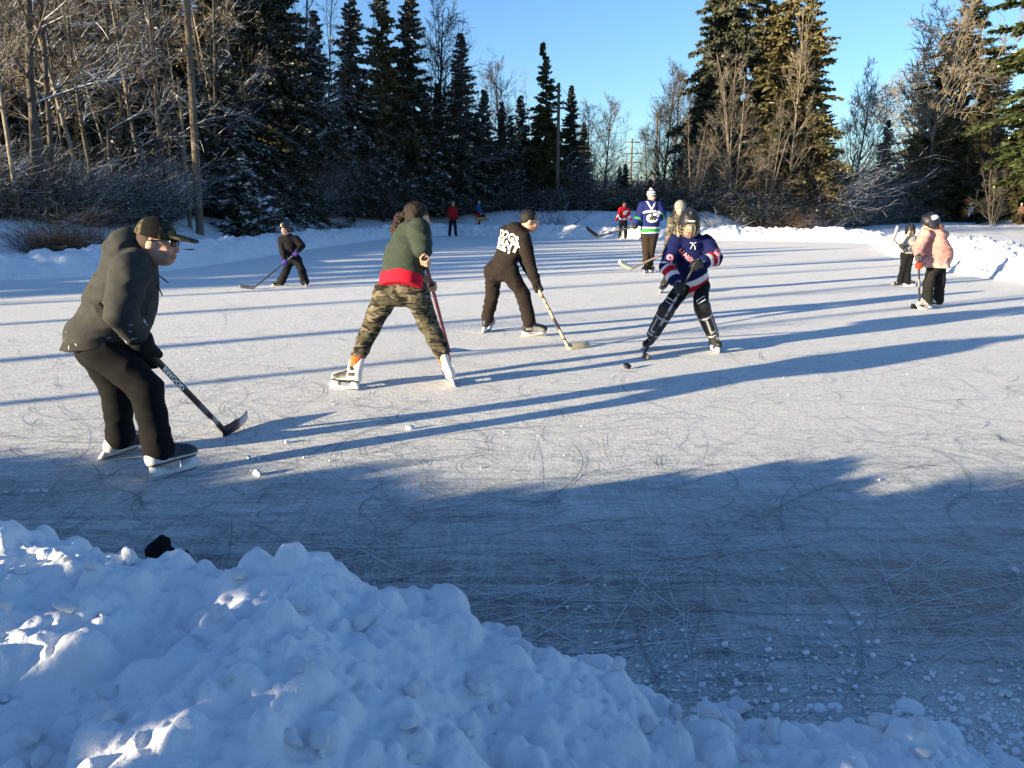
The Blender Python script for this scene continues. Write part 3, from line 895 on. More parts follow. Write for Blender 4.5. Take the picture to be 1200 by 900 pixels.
# ---- windrows of ploughed snow around the ice
def windrow(pts, h0, wd, seed, name, ds=.09, dw=.07):
    p = np.array(pts, float)
    for _ in range(3):                                            # corner cutting
        q = [p[0]]
        for a, b in zip(p[:-1], p[1:]): q += [a * .75 + b * .25, a * .25 + b * .75]
        q.append(p[-1]); p = np.array(q)
    sl = np.concatenate([[0], np.cumsum(np.linalg.norm(np.diff(p, axis=0), axis=1))]); n = int(sl[-1] / ds)
    s = np.linspace(0, sl[-1], n); px_ = np.interp(s, sl, p[:, 0]); py_ = np.interp(s, sl, p[:, 1])
    T = np.stack([np.gradient(px_), np.gradient(py_)], -1); T /= np.linalg.norm(T, axis=1, keepdims=True); Nn = np.stack([-T[:, 1], T[:, 0]], -1)
    w = np.arange(-wd * .55, wd * 1.0, dw)
    X = px_[:, None] + Nn[:, 0:1] * w[None]; Y = py_[:, None] + Nn[:, 1:2] * w[None]
    q = (w + wd * .30) / (wd * .75)
    prof = np.where(q > 0, np.clip(1 - (np.abs(q - .35) / np.where(q < .35, .62, 1.15)) ** 1.7, 0, 1), np.clip(1 - (np.abs(q - .35) / .62) ** 1.7, 0, 1))
    H = h0 * (.62 + .7 * fbm2(X, Y, .45, 3, seed)) * prof[None]
    lump = fbm2(X, Y, 2.2, 4, seed + 4, .6)
    H = H + ((1 - np.abs(2 * lump - 1)) * .42 + (1 - np.abs(2 * fbm2(X, Y, 1.1, 3, seed + 6) - 1)) * .30) * prof[None] ** .6 * h0 - .26 * h0 + (fbm2(X, Y, 5, 3, seed + 8, .6) - .5) * .30 * np.minimum(1, prof[None] * 6) * h0 / .6
    H = H + ((1 - np.abs(2 * fbm2(X, Y, 4.5, 3, seed + 12, .6) - 1)) - .7) * .30 * np.minimum(1, prof[None] * 4) * h0 + (noise2(X, Y, 13, seed + 14) - .5) * .06 * np.minimum(1, prof[None] * 4)
    ends = np.minimum(sstep(s / 1.8), sstep((sl[-1] - s) / 1.8))
    Z = H * ends[:, None] - .06
    n_, m_ = X.shape; i = np.arange(n_ - 1)[:, None] * m_ + np.arange(m_ - 1)[None]
    F = np.stack([i, i + 1, i + m_ + 1, i + m_], -1).reshape(-1, 4)
    tag(link(name, raw_mesh(name, np.stack([X, Y, Z], -1).reshape(-1, 3), [F[:, ::-1]]), M['snow']), kind="structure")
windrow([(x, y) for x, y in WIND], .46, 2.0, 5, "snow_windrow")
windrow([(x, y) for x, y in WINDR], .52, 2.9, 17, "snow_windrow", .055, .05)
windrow([(14.6, 30.4), (15.8, 31.6), (17.2, 32.3)], .30, 1.5, 23, "snow_windrow")
windrow([(40.4, 67.4), (43, 67), (46, 66.6), (52, 66)], .85, 3.2, 27, "snow_windrow", .2, .16)
windrow([(26, 60), (32, 58.5), (40, 57), (48, 56)], .20, 2.2, 37, "snow_windrow", .2, .16)

# ---- snow mound in the foreground
MX = np.arange(-2.6, 2.0, .0075); MY = np.arange(.35, 2.75, .0075)
X, Y = np.meshgrid(MX, MY, indexing='ij')
cy = np.interp(MX, cr[:, 0], cr[:, 1]); ch = np.interp(MX, cr[:, 0], cr[:, 2])
ker = np.ones(9) / 9; cy = np.convolve(np.pad(cy, 4, 'edge'), ker, 'valid'); ch = np.convolve(np.pad(ch, 4, 'edge'), ker, 'valid')
T_ = Y - cy[:, None]; Hc = ch[:, None] - .045
front = np.clip(-T_ / 1.5, 0, 1)
Zm = np.where(T_ > 0, Hc * (1 - sstep(T_ / (.22 + .55 * Hc))) - .015, Hc * (1 - .42 * front ** 1.3))
Zm = Zm + (fbm2(X, Y, 2.6, 3, 41) - .5) * .16 * np.clip(Hc / .4, 0, 1.2) * (1 - sstep(T_ / .35))
for hx, hy, r0, dp in ((-.80, 1.80, .20, .10), (-1.15, 1.35, .24, .05), (.1, 1.55, .22, .06)):
    Zm -= dp * np.exp(-((X - hx) ** 2 + (Y - hy) ** 2) / (r0 * r0 * .6))
Zm = Zm * sstep((Y - .70) / .42)
rg = np.random.default_rng(77)
base = Zm.copy()
on = sstep((.32 - T_) / .30)
warp = (fbm2(X, Y, 14, 3, 61) - .5)
for i in range(4800):
    r0 = .008 * (9.5 ** (rg.random() ** 2.2)); x0 = MX[0] + rg.random() * (MX[-1] - MX[0]); y0 = MY[0] + rg.random() * (MY[-1] - MY[0])
    i0, j0 = int((x0 - MX[0]) / .0075), int((y0 - MY[0]) / .0075); m = int(r0 * 1.5 / .0075) + 2
    a0, a1, b0, b1 = max(0, i0 - m), min(len(MX), i0 + m), max(0, j0 - m), min(len(MY), j0 + m)
    if a1 - a0 < 2 or b1 - b0 < 2 or T_[min(i0, len(MX) - 1), min(j0, len(MY) - 1)] > .30: continue
    an = rg.random() * 3.14; e = .65 + .5 * rg.random(); ca, sa = math.cos(an), math.sin(an)
    dx = X[a0:a1, b0:b1] - x0; dy = Y[a0:a1, b0:b1] - y0
    uu = dx * ca + dy * sa; vv = (-dx * sa + dy * ca) / e
    d2 = (uu * uu + vv * vv) / (r0 * r0) * (1 + 1.3 * warp[a0:a1, b0:b1])
    zb = base[min(i0, len(MX) - 1), min(j0, len(MY) - 1)]
    cap_ = zb - r0 * .75 + r0 * (1.05 + .55 * rg.random()) * np.sqrt(np.clip(1 - np.clip(d2, 0, 1) ** 1.2, 0, 1))
    Zm[a0:a1, b0:b1] = np.where(d2 < 1, np.maximum(Zm[a0:a1, b0:b1], cap_), Zm[a0:a1, b0:b1])
Zm = Zm + ((fbm2(X, Y, 34, 3, 71, .6) - .5) * .020 + (fbm2(X, Y, 9, 4, 75) - .5) * .06) * on
rd_ = 1 - np.abs(2 * fbm2(X, Y, 11, 3, 95, .6) - 1); Zm = Zm + ((rd_ - .7) * .030 + (1 - np.abs(2 * noise2(X, Y, 42, 97) - 1) - .5) * .012) * on
Zm = .5 * Zm + .125 * (np.roll(Zm, 1, 0) + np.roll(Zm, -1, 0) + np.roll(Zm, 1, 1) + np.roll(Zm, -1, 1))
Zm = np.where(T_ > .62 + .3 * Hc, -.02, Zm); Zm[0] = Zm[-1] = -.02; Zm[:, 0] = Zm[:, -1] = -.02
V, F = grid_mesh(MX, MY, Zm)
zf = Zm.ravel()[F]; F = F[(zf > -.019).any(1)]
tag(link("snow_mound", raw_mesh("snow_mound", V, [F]), M['snow_near']), kind="structure")
def mound_z(x, y):
    i, j = int((x - MX[0]) / .0075), int((y - MY[0]) / .0075)
    return float(Zm[i, j]) if 0 <= i < len(MX) and 0 <= j < len(MY) else 0.0

# ---- loose chunks
def chunk_mesh(seed, el=(1, .8, .6)):
    V, Q = polygonise(U(EL((0, 0, 0), el), EL((.4, .2, .1), (.5, .5, .4)), k=.2), .16)
    n = noise3(V, 1.6, seed) - .5; n2 = noise3(V, 4.2, seed + 3) - .5
    V = V * (1 + .55 * n + .30 * n2)[:, None]
    for q in range(5):
        d_ = nrm(np.random.default_rng(seed * 9 + q).normal(0, 1, 3)); h_ = V @ d_; V = V - d_ * np.maximum(h_ - .42, 0)[:, None] * .9
    return raw_mesh("snow_chunk", V, [Q])
CH = [chunk_mesh(s, e) for s, e in ((1, (1, .8, .6)), (2, (1, .6, .5)), (3, (.8, .8, .7)), (4, (1, .7, .45)), (5, (.9, .9, .6)))]
for m in CH: m.materials.append(M['snow_near'])
def chunk(x, y, z, r, label, group, nm="snow_chunk"):
    o = bpy.data.objects.new(nm, R.choice(CH)); COL.objects.link(o); o.location = (x, y, z + r * .35); o.scale = (r, r * R.uniform(.75, 1.1), r * R.uniform(.7, 1.0))
    o.rotation_euler = (R.uniform(-.3, .3), R.uniform(-.3, .3), R.uniform(0, 6.28)); tag(o, label, "snow chunk", group); return o
def chunk_px(x, y, wpx, label, group=None):
    g = G(x, y); return chunk(g[0], g[1], 0, wpx * .5 * g[1] / 900, label, group)
LB = "small lump of snow scattered on the scratched ice"; GB = "snow lumps on the ice"
chunk_px(866, 833, 42, "largest blocky chunk of snow on the ice at the foot of the mound")
chunk_px(480, 503, 13, "lone sunlit snow lump on the ice right of the black stick blade")
for x, y, w in ((302, 557, 17), (288, 575, 9), (336, 519, 9), (303, 538, 9), (292, 537, 8), (246, 548, 6), (263, 547, 6), (8, 578, 9), (28, 577, 7), (36, 577, 8), (44, 576, 8), (52, 576, 9), (126, 556, 7), (356, 537, 5)): chunk_px(x, y, w, LB, GB)
for x, y, w in ((800, 792, 12), (808, 810, 11), (894, 792, 11), (902, 806, 9), (828, 794, 11), (994, 788, 9), (1190, 670, 13), (1004, 866, 8), (862, 800, 12), (1155, 862, 12), (1144, 820, 11), (1165, 800, 16), (1180, 815, 20), (1192, 850, 10), (1150, 808, 8), (893, 735, 5), (890, 733, 5), (1178, 655, 5), (1148, 707, 5), (836, 712, 4), (815, 786, 8), (885, 770, 5), (939, 725, 4), (1120, 786, 5), (985, 800, 14), (972, 812, 11), (1005, 822, 10), (1016, 830, 8), (1030, 800, 7)):
    chunk_px(x, y, w, LB, GB)
for i in range(16):
    x = R.uniform(760, 1200); y = R.uniform(790, 870) if R.random() < .85 else R.uniform(640, 800); chunk_px(x, y, R.uniform(2.5, 9), LB, GB)
for i in range(30):
    x = R.uniform(0, 620); y = R.uniform(520, 720); chunk_px(x, y, R.uniform(2, 5.5), LB, GB)
# crumbs: nobody could count them
Vs = []; Fs = []; off = 0
cv, cq = polygonise(U(EL((0, 0, 0), (1, .9, .7))), .55); cv = np.sign(cv) * np.abs(cv) ** .8 * (1 + .5 * (noise3(cv, 1.3, 4) - .5))[:, None]
rg = np.random.default_rng(3)
for i in range(6500):
    if i < 5600:
        x = rg.uniform(-1.2, 2.4) if rg.random() < .35 else rg.uniform(.2, 2.4); y = np.interp(x, cr[:, 0], cr[:, 1]) + .14 + abs(rg.normal(0, .26)); r0 = .0018 + .0075 * rg.random() ** 4
        if fbm2(np.array([x]), np.array([y]), 4.0, 3, 161)[0] < .40 + .28 * rg.random(): continue
    elif i < 5850: D = rg.uniform(2.4, 9); x = rg.uniform(-.72, .72) * D; y = D; r0 = .0025 + .006 * rg.random() ** 3
    else: x = rg.uniform(.6, 2.3); y = np.interp(x, cr[:, 0], cr[:, 1]) + .1 + abs(rg.normal(0, .22)); r0 = .003 + .011 * rg.random() ** 3
    Vs.append(cv * r0 * (.7 + .6 * rg.random(3)) + (x, y, r0 * .4)); Fs.append(cq + off); off += len(cv)
tag(link("snow_crumbs", raw_mesh("snow_crumbs", np.concatenate(Vs), [np.concatenate(Fs)]), M['snow_near']), kind="stuff")
for i in range(110):                                             # balls sitting on the mound
    x, y = R.uniform(-1.5, 1.2), R.uniform(1.0, 2.0); z = mound_z(x, y)
    if z > .05: chunk(x, y, z - .004, R.uniform(.008, .045), "loose ball of snow resting on the foreground mound", "snow balls on the mound")
g = P(124, 842, 1.42); chunk(g[0], 1.42, mound_z(g[0], 1.42) - .005, .040, "biggest round snowball on the lower left of the foreground mound", None)
BLK = (.014, .013, .014)
def gloves(p, root, hs, col, names='AB', mat='cloth', cuffs=None, cuffcol=None):
    out = {}
    for s in names:
        o = list(hs[s])
        if cuffs:
            el, wr = getattr(p, 'el' + s), getattr(p, 'wr' + s); d = nrm(wr - el)
            o += U(RC(wr + d * .01 * p.k, wr - d * cuffs * p.k, .052 * p.k, .068 * p.k), k=.02 * p.k)
        cf = col
        if cuffcol is not None:
            wr = getattr(p, 'wr' + s); d = nrm(wr - getattr(p, 'el' + s))
            cf = (lambda wr, d: (lambda V: np.where((((V - wr) @ d) < -.02 * p.k)[:, None], A3(cuffcol), A3(col))))(wr, d)
        out[s] = garment("glove", o, min(p.h, .007), root, cf, 0, mat=mat, sm=0)
    return out

def skates(p, root, look, k=None, h=None):
    for s in 'AB':
        make_skate(root, getattr(p, 'g' + s), getattr(p, 'an' + s), p.toe[s], k or p.k, h or min(p.h, .008), look)

# ------------------------------------------------------------------ man in the grey hoodie
p = Pose(4.3, 1.05, head=(185, 284, 0), neck=(159, 303, 0), pel=(117, 402, 0), shB=(153, 319, -.19), shA=(162, 312, .19),
         elB=(141, 366, -.27), wrB=(163, 394, -.25), elA=(156, 360, .26), wrA=(160, 392, .16),
         hipB=(121, 408, -.10), hipA=(114, 408, .10), knB=(171, 455, -.13), anB=(186, 526, -.11), knA=(137, 455, .12), anA=(141, 511, .17))
p.j['gB'] = G(199, 558); p.j['gA'] = G(139, 532)
p.fwd = -p.fwd if p.fwd[0] < 0 else p.fwd
st_top, st_heel = P(121, 357, 4.03), G(264, 511)
gc = st_top + (st_heel - st_top) * .335; sax = nrm(st_heel - st_top)
p.j['wrB'] = gc + nrm(p.elB - gc) * .085
hs = {'B': grip_ops(p.wrB, gc, -sax, 1.05, 1.0, 1), 'A': loose_ops(p.wrA, (.6, .1, -.8), (.3, 1, .3), 1.05)}
r_ = make_person("stocky man in a grey hoodie, black trousers and camouflage cap bending forward on skates", p, (1, .02, -.12), {'B': (.62, .78), 'A': (.40, .90)}, hs, 1.15, .45, 1.01)
HOOD = (.043, .044, .041)
jo = jacket_ops(p, .178, .172, .115, (.096, .078, .052), .84, hw=1.12, chest=1.0, cuff=.86)
hc_ = P(142, 289, 4.3)
jo += U(EL(hc_, (.10, .075, .13), (nrm(p.up * .8 + p.fwd * .6), nrm(p.up * .6 - p.fwd * .8), p.side)), RC(P(160, 300, 4.18), P(172, 312, 4.27), .05, .035), RC(P(163, 296, 4.42), P(173, 310, 4.33), .05, .035), RC(P(150, 283, 4.3), P(163, 300, 4.3), .075, .06), k=.04)
jo += U(EL(p.pel * .62 + p.neck * .38 + p.fwd * .05, (.165, .155, .25), (p.side, p.fwd, p.up)), k=.08)
jo += U(EL(P(119, 396, 4.3), (.235, .180, .15), (p.side, p.fwd, p.up)), k=.05)
jo = [q for q in jo if q[0] != 'i'] + [('i', PL(P(112, 405, 4.3), (.10, 0, -1)), .012)]
def cf(V):
    C = np.tile(A3(HOOD), (len(V), 1))
    h = (V - p.pel) @ p.up; C[V[:, 2] < P(112, 405, 4.3)[2] + .05] *= .8
    t, d = seg_t(V, p.elB, p.wrB); n = noise3(V, 38, 3)
    n2 = noise3(V, 110, 9); C[(n > .80) & (n2 > .62) & (t > .1) & (d < .10)] = (.50, .52, .55); C[(n > .87) & (n2 > .62) & (h < .16) & (h > -.05)] = (.42, .44, .46)
    return C
garment("hoodie", jo, .0065, r_, cf, .014, 8, 4)
mb = MB(); e0 = p.neck + p.fwd * .10 - p.up * .05
for s, e in ((-.02, (.10, -.02, -.05)), (.02, (.07, -.03, -.11))):
    a = e0 + p.side * s; mb.tube([a, a + A3(e) * .5 + (0, 0, .012), a + A3(e)], .004, 5)
mb.part("drawstring", M['cloth'], r_, True, (.02, .02, .02))
to = trouser_ops(p, .105, (.108, .085), (.084, .072), .0, .0, .98)
to += U(RC(p.anB - (p.anB - p.knB) * .22, p.anB - (p.anB - p.knB) * .02, .076, .086), RC(p.anA - (p.anA - p.knA) * .2, p.anA, .072, .08), k=.02)
garment("trousers", to, .0065, r_, (.008, .0075, .008), .010, 8, 8)
gloves(p, r_, {'B': grip_ops(p.wrB, gc, -sax, 1.18, 1.65, 1), 'A': loose_ops(p.wrA, (.6, .1, -.8), (.3, 1, .3), 1.08, 1.4)}, (.012, .012, .013), cuffs=.075)
o = cap_ops(p.head, p.f, p.u, p.r, p.hk, .0, 1.02)
def capcol(V):
    C = camo(V, 22, [(.035, .032, .02), (.075, .065, .04), (.018, .016, .012), (.11, .09, .055)], 9)
    a = (V - p.head) @ p.f; C[(a < .035) & (a > -.06)] = (.008, .008, .008)
    return C
cap = garment("cap", o, .005, r_, capcol, .002, 30, 2)
q = lambda a, b, d=0: hq(p, a, b, d)
garment("cap_brim", U(RC(q(.06, .040), q(.170, .026), .060, .050), k=0) + [('i', EL(q(.115, .040), (.13, .011, .085), (nrm(p.f - .14 * p.u), nrm(p.u + .14 * p.f), p.r)), .003)], .0045, cap, capcol, 0)
mb = MB()
for s in (-1, 1):
    mb.prism([(-.026, .014), (.026, .016), (.024, -.012), (.008, -.020), (-.016, -.018)], q(.099, .008, s * .034), p.r + p.f * (-.35 * s), p.u, p.f + p.r * .35 * s, .003)
    mb.tube([q(.090, .018, s * .060), q(.04, .018, s * .081), q(-.02, .012, s * .083)], .0035, 5)
mb.tube([q(.104, .014, -.015), q(.108, .016, 0), q(.104, .014, .015)], .003, 5)
mb.part("sunglasses", M['lens'], r_, True)
garment("hair", U(EL(q(-.025, .010), (.088, .080, .0815), (p.f, p.u, p.r)), k=0) + [('i', PL(q(-.012, 0), p.f + .2 * p.u), .004), ('i', PL(q(0, -.055), -p.u), .004)], .0055, r_, (.05, .03, .02), .002, 50, 3, 'hair')
skates(p, r_, dict(boot=(.022, .024, .032), panel=(.03, .032, .042), trim=(.7, .7, .68), toecap=(.02, .02, .022), cuff=(.05, .05, .055), heel=(.66, .64, .60)), 1.0, .006)
st = stick(st_top, st_heel, (.30, .95, .02), "black hockey stick with white lettering held by the man in the grey hoodie",
      (.014, .014, .016), (.018, .018, .02), 1.05, .30, .05, [(.16, .30, (.16, .16, .17)), (.72, .80, (.10, .10, .11)), (.86, .90, (.35, .35, .36))], (.55, (.45, .45, .46)))
sh = st.children[0]
n_ = nrm(np.cross(sax, A3((.30, .95, .02)))); n_ = n_ if n_[1] < 0 else -n_
V, F = text_geo("RWOOD", .040, .0016)
a0 = st_top + (st_heel - st_top) * .50
W = a0 + V[:, :1] * sax * 1.45 + (V[:, 1:2] - .013) * np.cross(n_, sax) + n_ * .0165
part("lettering", W, [list(q) for q in F], M['print_white'], sh, None, False)

# ------------------------------------------------------------------ woman in the green sweatshirt
p = Pose(6.45, .97, head=(489, 254, .22), neck=(478, 271, .17), pel=(470, 331, 0), shB=(491, 269, .0), shA=(473, 272, .28),
         elB=(495, 291, -.07), wrB=(497, 301, -.10), elA=(484, 308, .46), wrA=(500, 344, .38),
         hipB=(487, 343, .0), hipA=(454, 343, .02), knB=(503, 382, .12), anB=(519, 415, .02), knA=(436, 382, .12), anA=(420, 417, .02))
p.j['gA'] = G(408, 457); p.j['gB'] = G(531, 451)
p.fwd = -p.fwd if p.fwd[1] < 0 else p.fwd
st_top, st_heel = P(497.5, 303, 6.30), G(528, 413)
sax = nrm(st_heel - st_top); gc = st_top + sax * .045
p.j['wrB'] = gc + nrm(p.elB - gc) * .075
gc2 = st_top + sax * .50; p.j['wrA'] = gc2 + nrm(p.elA - gc2) * .075
hs = {'B': grip_ops(p.wrB, gc, -sax, 1.0, 1.05, -1), 'A': grip_ops(p.wrA, gc2, sax, 1.0, 1.0, 1)}
r_ = make_person("person with a ponytail seen from behind, green sweatshirt over red shirt, camouflage trousers", p, (.95, .22, -.16), {'A': (-.85, .30), 'B': (-.25, .92)}, hs, .95, 0, 1.0)
jo = jacket_ops(p, .225, .185, .03, (.096, .088, .070), .74, short=1.12, hw=1.14, chest=.92)
def cf(V):
    C = np.tile(A3((.036, .048, .036)), (len(V), 1)); h = (V - p.pel) @ p.up; C[(h > .0) & (h < .05)] *= .85
    return C
up0 = p.pel; jo = [q for q in jo if q[0] != 'i'] + [('i', PL(p.pel + p.up * .045, -p.up), .01)]
garment("sweatshirt", jo, .0085, r_, cf, .016, 7, 21)
garment("shirt", U(RC(p.pel - p.up * .12, p.pel + p.up * .14, .238, .225, p.fwd, .74), k=0) + [('i', PL(p.pel - p.up * .055, -p.up), .008), ('i', PL(p.pel + p.up * .062, p.up), .008)], .0085, r_, (.50, .012, .03), .006, 9, 5)
CAM = [(.075, .068, .045), (.030, .027, .020), (.15, .125, .085), (.016, .015, .013)]
garment("trousers", trouser_ops(p, .118, (.108, .085), (.084, .070), .05, 0, .93), .0085, r_, lambda V: camo(V, 15, CAM, 3, (.75, .75, 3.0)), .016, 8, 13)
q = lambda a, b, d=0: hq(p, a, b, d)
HB = (.017, .008, .0045)
o = U(EL(q(-.018, .024), (.103, .104, .088), (p.f, p.u, p.r)), EL(q(-.045, -.055), (.070, .075, .082), (p.f, p.u, p.r)), RC(q(-.02, .0, -.07), q(-.01, -.10, -.07), .03, .02), RC(q(-.03, .0, .07), q(-.03, -.11, .06), .032, .02), k=.03) + [('s', EL(q(.112, -.03), (.092, .085, .12), (p.f, p.u, p.r)), .01)]
ha = garment("hair", o, .0075, r_, HB, .012, 30, 3, 'hair')
t0 = q(-.095, -.005); t1 = q(-.135, -.035, -.01); t2 = t1 + A3((-.035, -.03, -.09)); t3 = t2 + A3((-.02, -.02, -.09))
garment("ponytail", U(RC(t0, t1, .034, .044), RC(t1, t2, .046, .050), RC(t2, t3, .048, .012), RC(t2 + A3((.02, 0, .02)), t3 + A3((.05, 0, .0)), .03, .010), k=.03), .0065, ha, HB, .016, 34, 7, 'hair')
MB().tube([t0 - A3((.0, 0, .002)), t0 + nrm(t1 - t0) * .02], .030, 8).part("hair_tie", M['cloth'], ha, True, (.02, .02, .025))
for s in 'AB':
    an, kn, g = getattr(p, 'an' + s), getattr(p, 'kn' + s), getattr(p, 'g' + s)
    garment("sock", U(RC(an + (kn - an) * .16, an + (g - an) * .22, .056, .054), k=0), .0085, r_, (.75, .13, .03), .004, 20, 3)
skates(p, r_, dict(boot=(.70, .68, .63), panel=(.05, .05, .045), trim=(.03, .03, .03), toecap=(.07, .07, .065), cuff=(.7, .68, .64), top=.298), .95, .006)
stick(st_top, st_heel, (-.65, .70, .02), "dark red hockey stick held by the person in the green sweatshirt", (.095, .006, .012), (.03, .02, .02), .88, .29, .03, [(0, .06, (.05, .01, .012)), (.5, .56, (.05, .01, .012))])

# ------------------------------------------------------------------ man in black with wooden stick
p = Pose(9.15, 1.0, head=(621, 259, .02), neck=(608, 271, .03), pel=(588, 314, 0), shB=(614, 280, -.10), shA=(593, 273, .14),
         elB=(620, 307, -.14), wrB=(627, 330, -.2), elA=(613, 302, .20), wrA=(621, 320, .08),
         hipB=(597, 318, -.05), hipA=(578, 318, .05), knB=(613, 345, -.06), anB=(620, 377, -.17), knA=(577, 343, .12), anA=(571, 374, .2))
p.j['gA'] = G(571, 388.5); p.j['gB'] = G(625, 394)
st_top, st_heel = P(620.5, 318, 9.12), G(667.5, 410)
sax = nrm(st_heel - st_top); gc = st_top + sax * .29; gc2 = st_top + sax * .05
p.j['wrB'] = gc + nrm(p.elB - gc) * .08; p.j['wrA'] = gc2 + nrm(p.elA - gc2) * .08
p.fwd = -p.fwd if p.fwd[0] < 0 else p.fwd
hs = {'B': grip_ops(p.wrB, gc, -sax, 1.0, 1.0, 1), 'A': grip_ops(p.wrA, gc2, -sax, 1.0, 1.0, -1)}
r_ = make_person("man all in black with white lettering on the back of his hoodie", p, (.92, .10, -.14), {'A': (.35, .93), 'B': (.97, .05)}, hs, 1.1, .35, 1.02)
BK2 = (.020, .015, .013)
jk = garment("hoodie", jacket_ops(p, .165, .185, .07, (.088, .072, .055), .72) + hood_ops(p, .075, .09), .0105, r_, BK2, .014, 8, 31)
garment("trousers", trouser_ops(p, .112, (.108, .085), (.085, .074), .05, 0, .98), .0105, r_, BK2, .020, 8, 33)
hair_short(p, r_, (.010, .008, .007), .0, .97)
q = lambda a, b, d=0: hq(p, a, b, d)
mb = MB(); mb.tube([q(.04, .070, -.078), q(.078, .068, -.045), q(.092, .066, 0), q(.078, .068, .045), q(.04, .070, .078)], .011, 6)
for s in (-1, 1): mb.tube([q(.06, .07, s * .085), q(-.03, .01, s * .088)], .004, 5)
mb.part("sunglasses", M['lens'], r_, True)
gloves(p, r_, {'B': grip_ops(p.wrB, gc, -sax, 1.05, 1.45, 1), 'A': grip_ops(p.wrA, gc2, -sax, 1.05, 1.45, -1)}, (.015, .013, .012), cuffs=.05)
bk = -p.fwd; sx = nrm(np.cross(p.up, bk)); c0 = p.neck * .72 + p.pel * .28 + bk * .10 + sx * .0
text_on("DOGS", .125, c0 + p.up * .030, sx, p.up, jk, "lettering", M['print_white'], .004, .012, arch=.5, d=-bk)
text_on("WANT", .125, c0 - p.up * .070, sx, p.up, jk, "lettering", M['print_white'], .004, .012, d=-bk)
poly_on([[(x - .012, -.02), (x + .010, -.02), (x + .014, .012), (x - .008, .016)] for x in (-.13, -.095, -.06, -.01, .025, .06, .11)], c0 - p.up * .135, sx, p.up, jk, "lettering", M['print_white'], .012, d=-bk)
skates(p, r_, dict(boot=(.03, .03, .032), panel=(.25, .25, .24), trim=(.5, .5, .48), toecap=(.03, .03, .03), cuff=(.1, .1, .1)), 1.0, .009)
WOODC = (.62, .46, .26)
stick(st_top, st_heel, (.90, .36, .03), "pale wooden hockey stick held by the man all in black", WOODC, (.68, .54, .32), 1.05, .27, .03,
      [(.34, .37, (.12, .08, .05)), (.42, .46, (.15, .1, .06)), (.50, .53, (.12, .08, .05)), (.62, .78, (.16, .12, .09)), (.78, .80, (.6, .5, .35))], None, (.05, .04, .03), .085)

# ------------------------------------------------------------------ child in the striped blue jersey
p = Pose(8.1, .86, head=(808, 263, -.14), neck=(809, 280, -.01), pel=(812, 330, .08), shA=(792, 284, -.02), shB=(828, 284, -.02),
         elA=(781, 312, -.10), wrA=(785, 329, -.20), elB=(838, 303, -.12), wrB=(824, 310, -.27),
         hipA=(802, 335, .08), hipB=(821, 335, .08), knA=(782, 362, -.14), anA=(764, 394, -.02), knB=(822, 359, -.10), anB=(836, 394, .04))
p.j['gA'] = G(757, 407.5); p.j['gB'] = G(839.5, 413.5)
st_top, st_heel = P(818, 305, 7.80), G(752.5, 418)
sax = nrm(st_heel - st_top); gc = st_top + sax * .05; gc2 = st_top + (st_heel - st_top) * .30
p.j['wrB'] = gc + nrm(p.elB - gc) * .075; p.j['wrA'] = gc2 + nrm(p.elA - gc2) * .075
p.fwd = -p.fwd if p.fwd[1] > 0 else p.fwd
hs = {'B': grip_ops(p.wrB, gc, sax, .82, 1.0, 1), 'A': grip_ops(p.wrA, gc2, sax, .82, 1.0, -1)}
r_ = make_person("child in a blue jersey with red and white stripes and caged black helmet", p, (-.04, -.97, -.22), {'A': (-.45, -.9), 'B': (.15, -.98)}, hs, .9, 0, .98)
NAVY = (.006, .010, .062); WHT = (.66, .66, .68); RED = (.42, .010, .018)
def cf(V):
    C = np.tile(A3(NAVY), (len(V), 1))
    h = (V - p.pel) @ p.up - ((V - p.pel) @ p.side) * .30
    dt = seg_t(V, p.pel - p.up * .2, p.neck)[1]
    for s in 'AB':
        el, wr, sh = getattr(p, 'el' + s), getattr(p, 'wr' + s), getattr(p, 'sh' + s)
        t, d = seg_t(V, el, wr); m = d < .095
        arm = m & (d < seg_t(V, sh, el)[1] - .004) & (d < dt - .03)
        C[arm & (t > .04) & (t < .20)] = WHT; C[arm & (t >= .20) & (t < .46)] = RED; C[arm & (t >= .46) & (t < .66)] = WHT
        t2, d2 = seg_t(V, sh, el); a2 = (d2 < .10) & (d2 < d) & (d2 < dt - .03); C[a2 & (t2 > .93)] = WHT
    ar = np.minimum(np.minimum(seg_t(V, p.elA, p.wrA)[1], seg_t(V, p.elB, p.wrB)[1]), np.minimum(seg_t(V, p.shA, p.elA)[1], seg_t(V, p.shB, p.elB)[1]))
    tor = ar > .078
    C[tor & (h < .055)] = WHT; C[tor & (h < -.005)] = RED; C[tor & (h < -.065)] = WHT
    return C
jo = [q for q in jacket_ops(p, .175, .18, .145, (.098, .088, .078), .74, hw=1.14, cuff=.75) if q[0] != 'i'] + [('i', PL(p.pel - p.up * .125, -p.up + .30 * p.side), .01)]
jk = garment("jersey", jo, .0085, r_, cf, .013, 9, 41)
garment("trousers", trouser_ops(p, .105, (.105, .088), (.08, .072), .04, 0, .9), .0085, r_, (.012, .012, .014), .008, 9, 43)
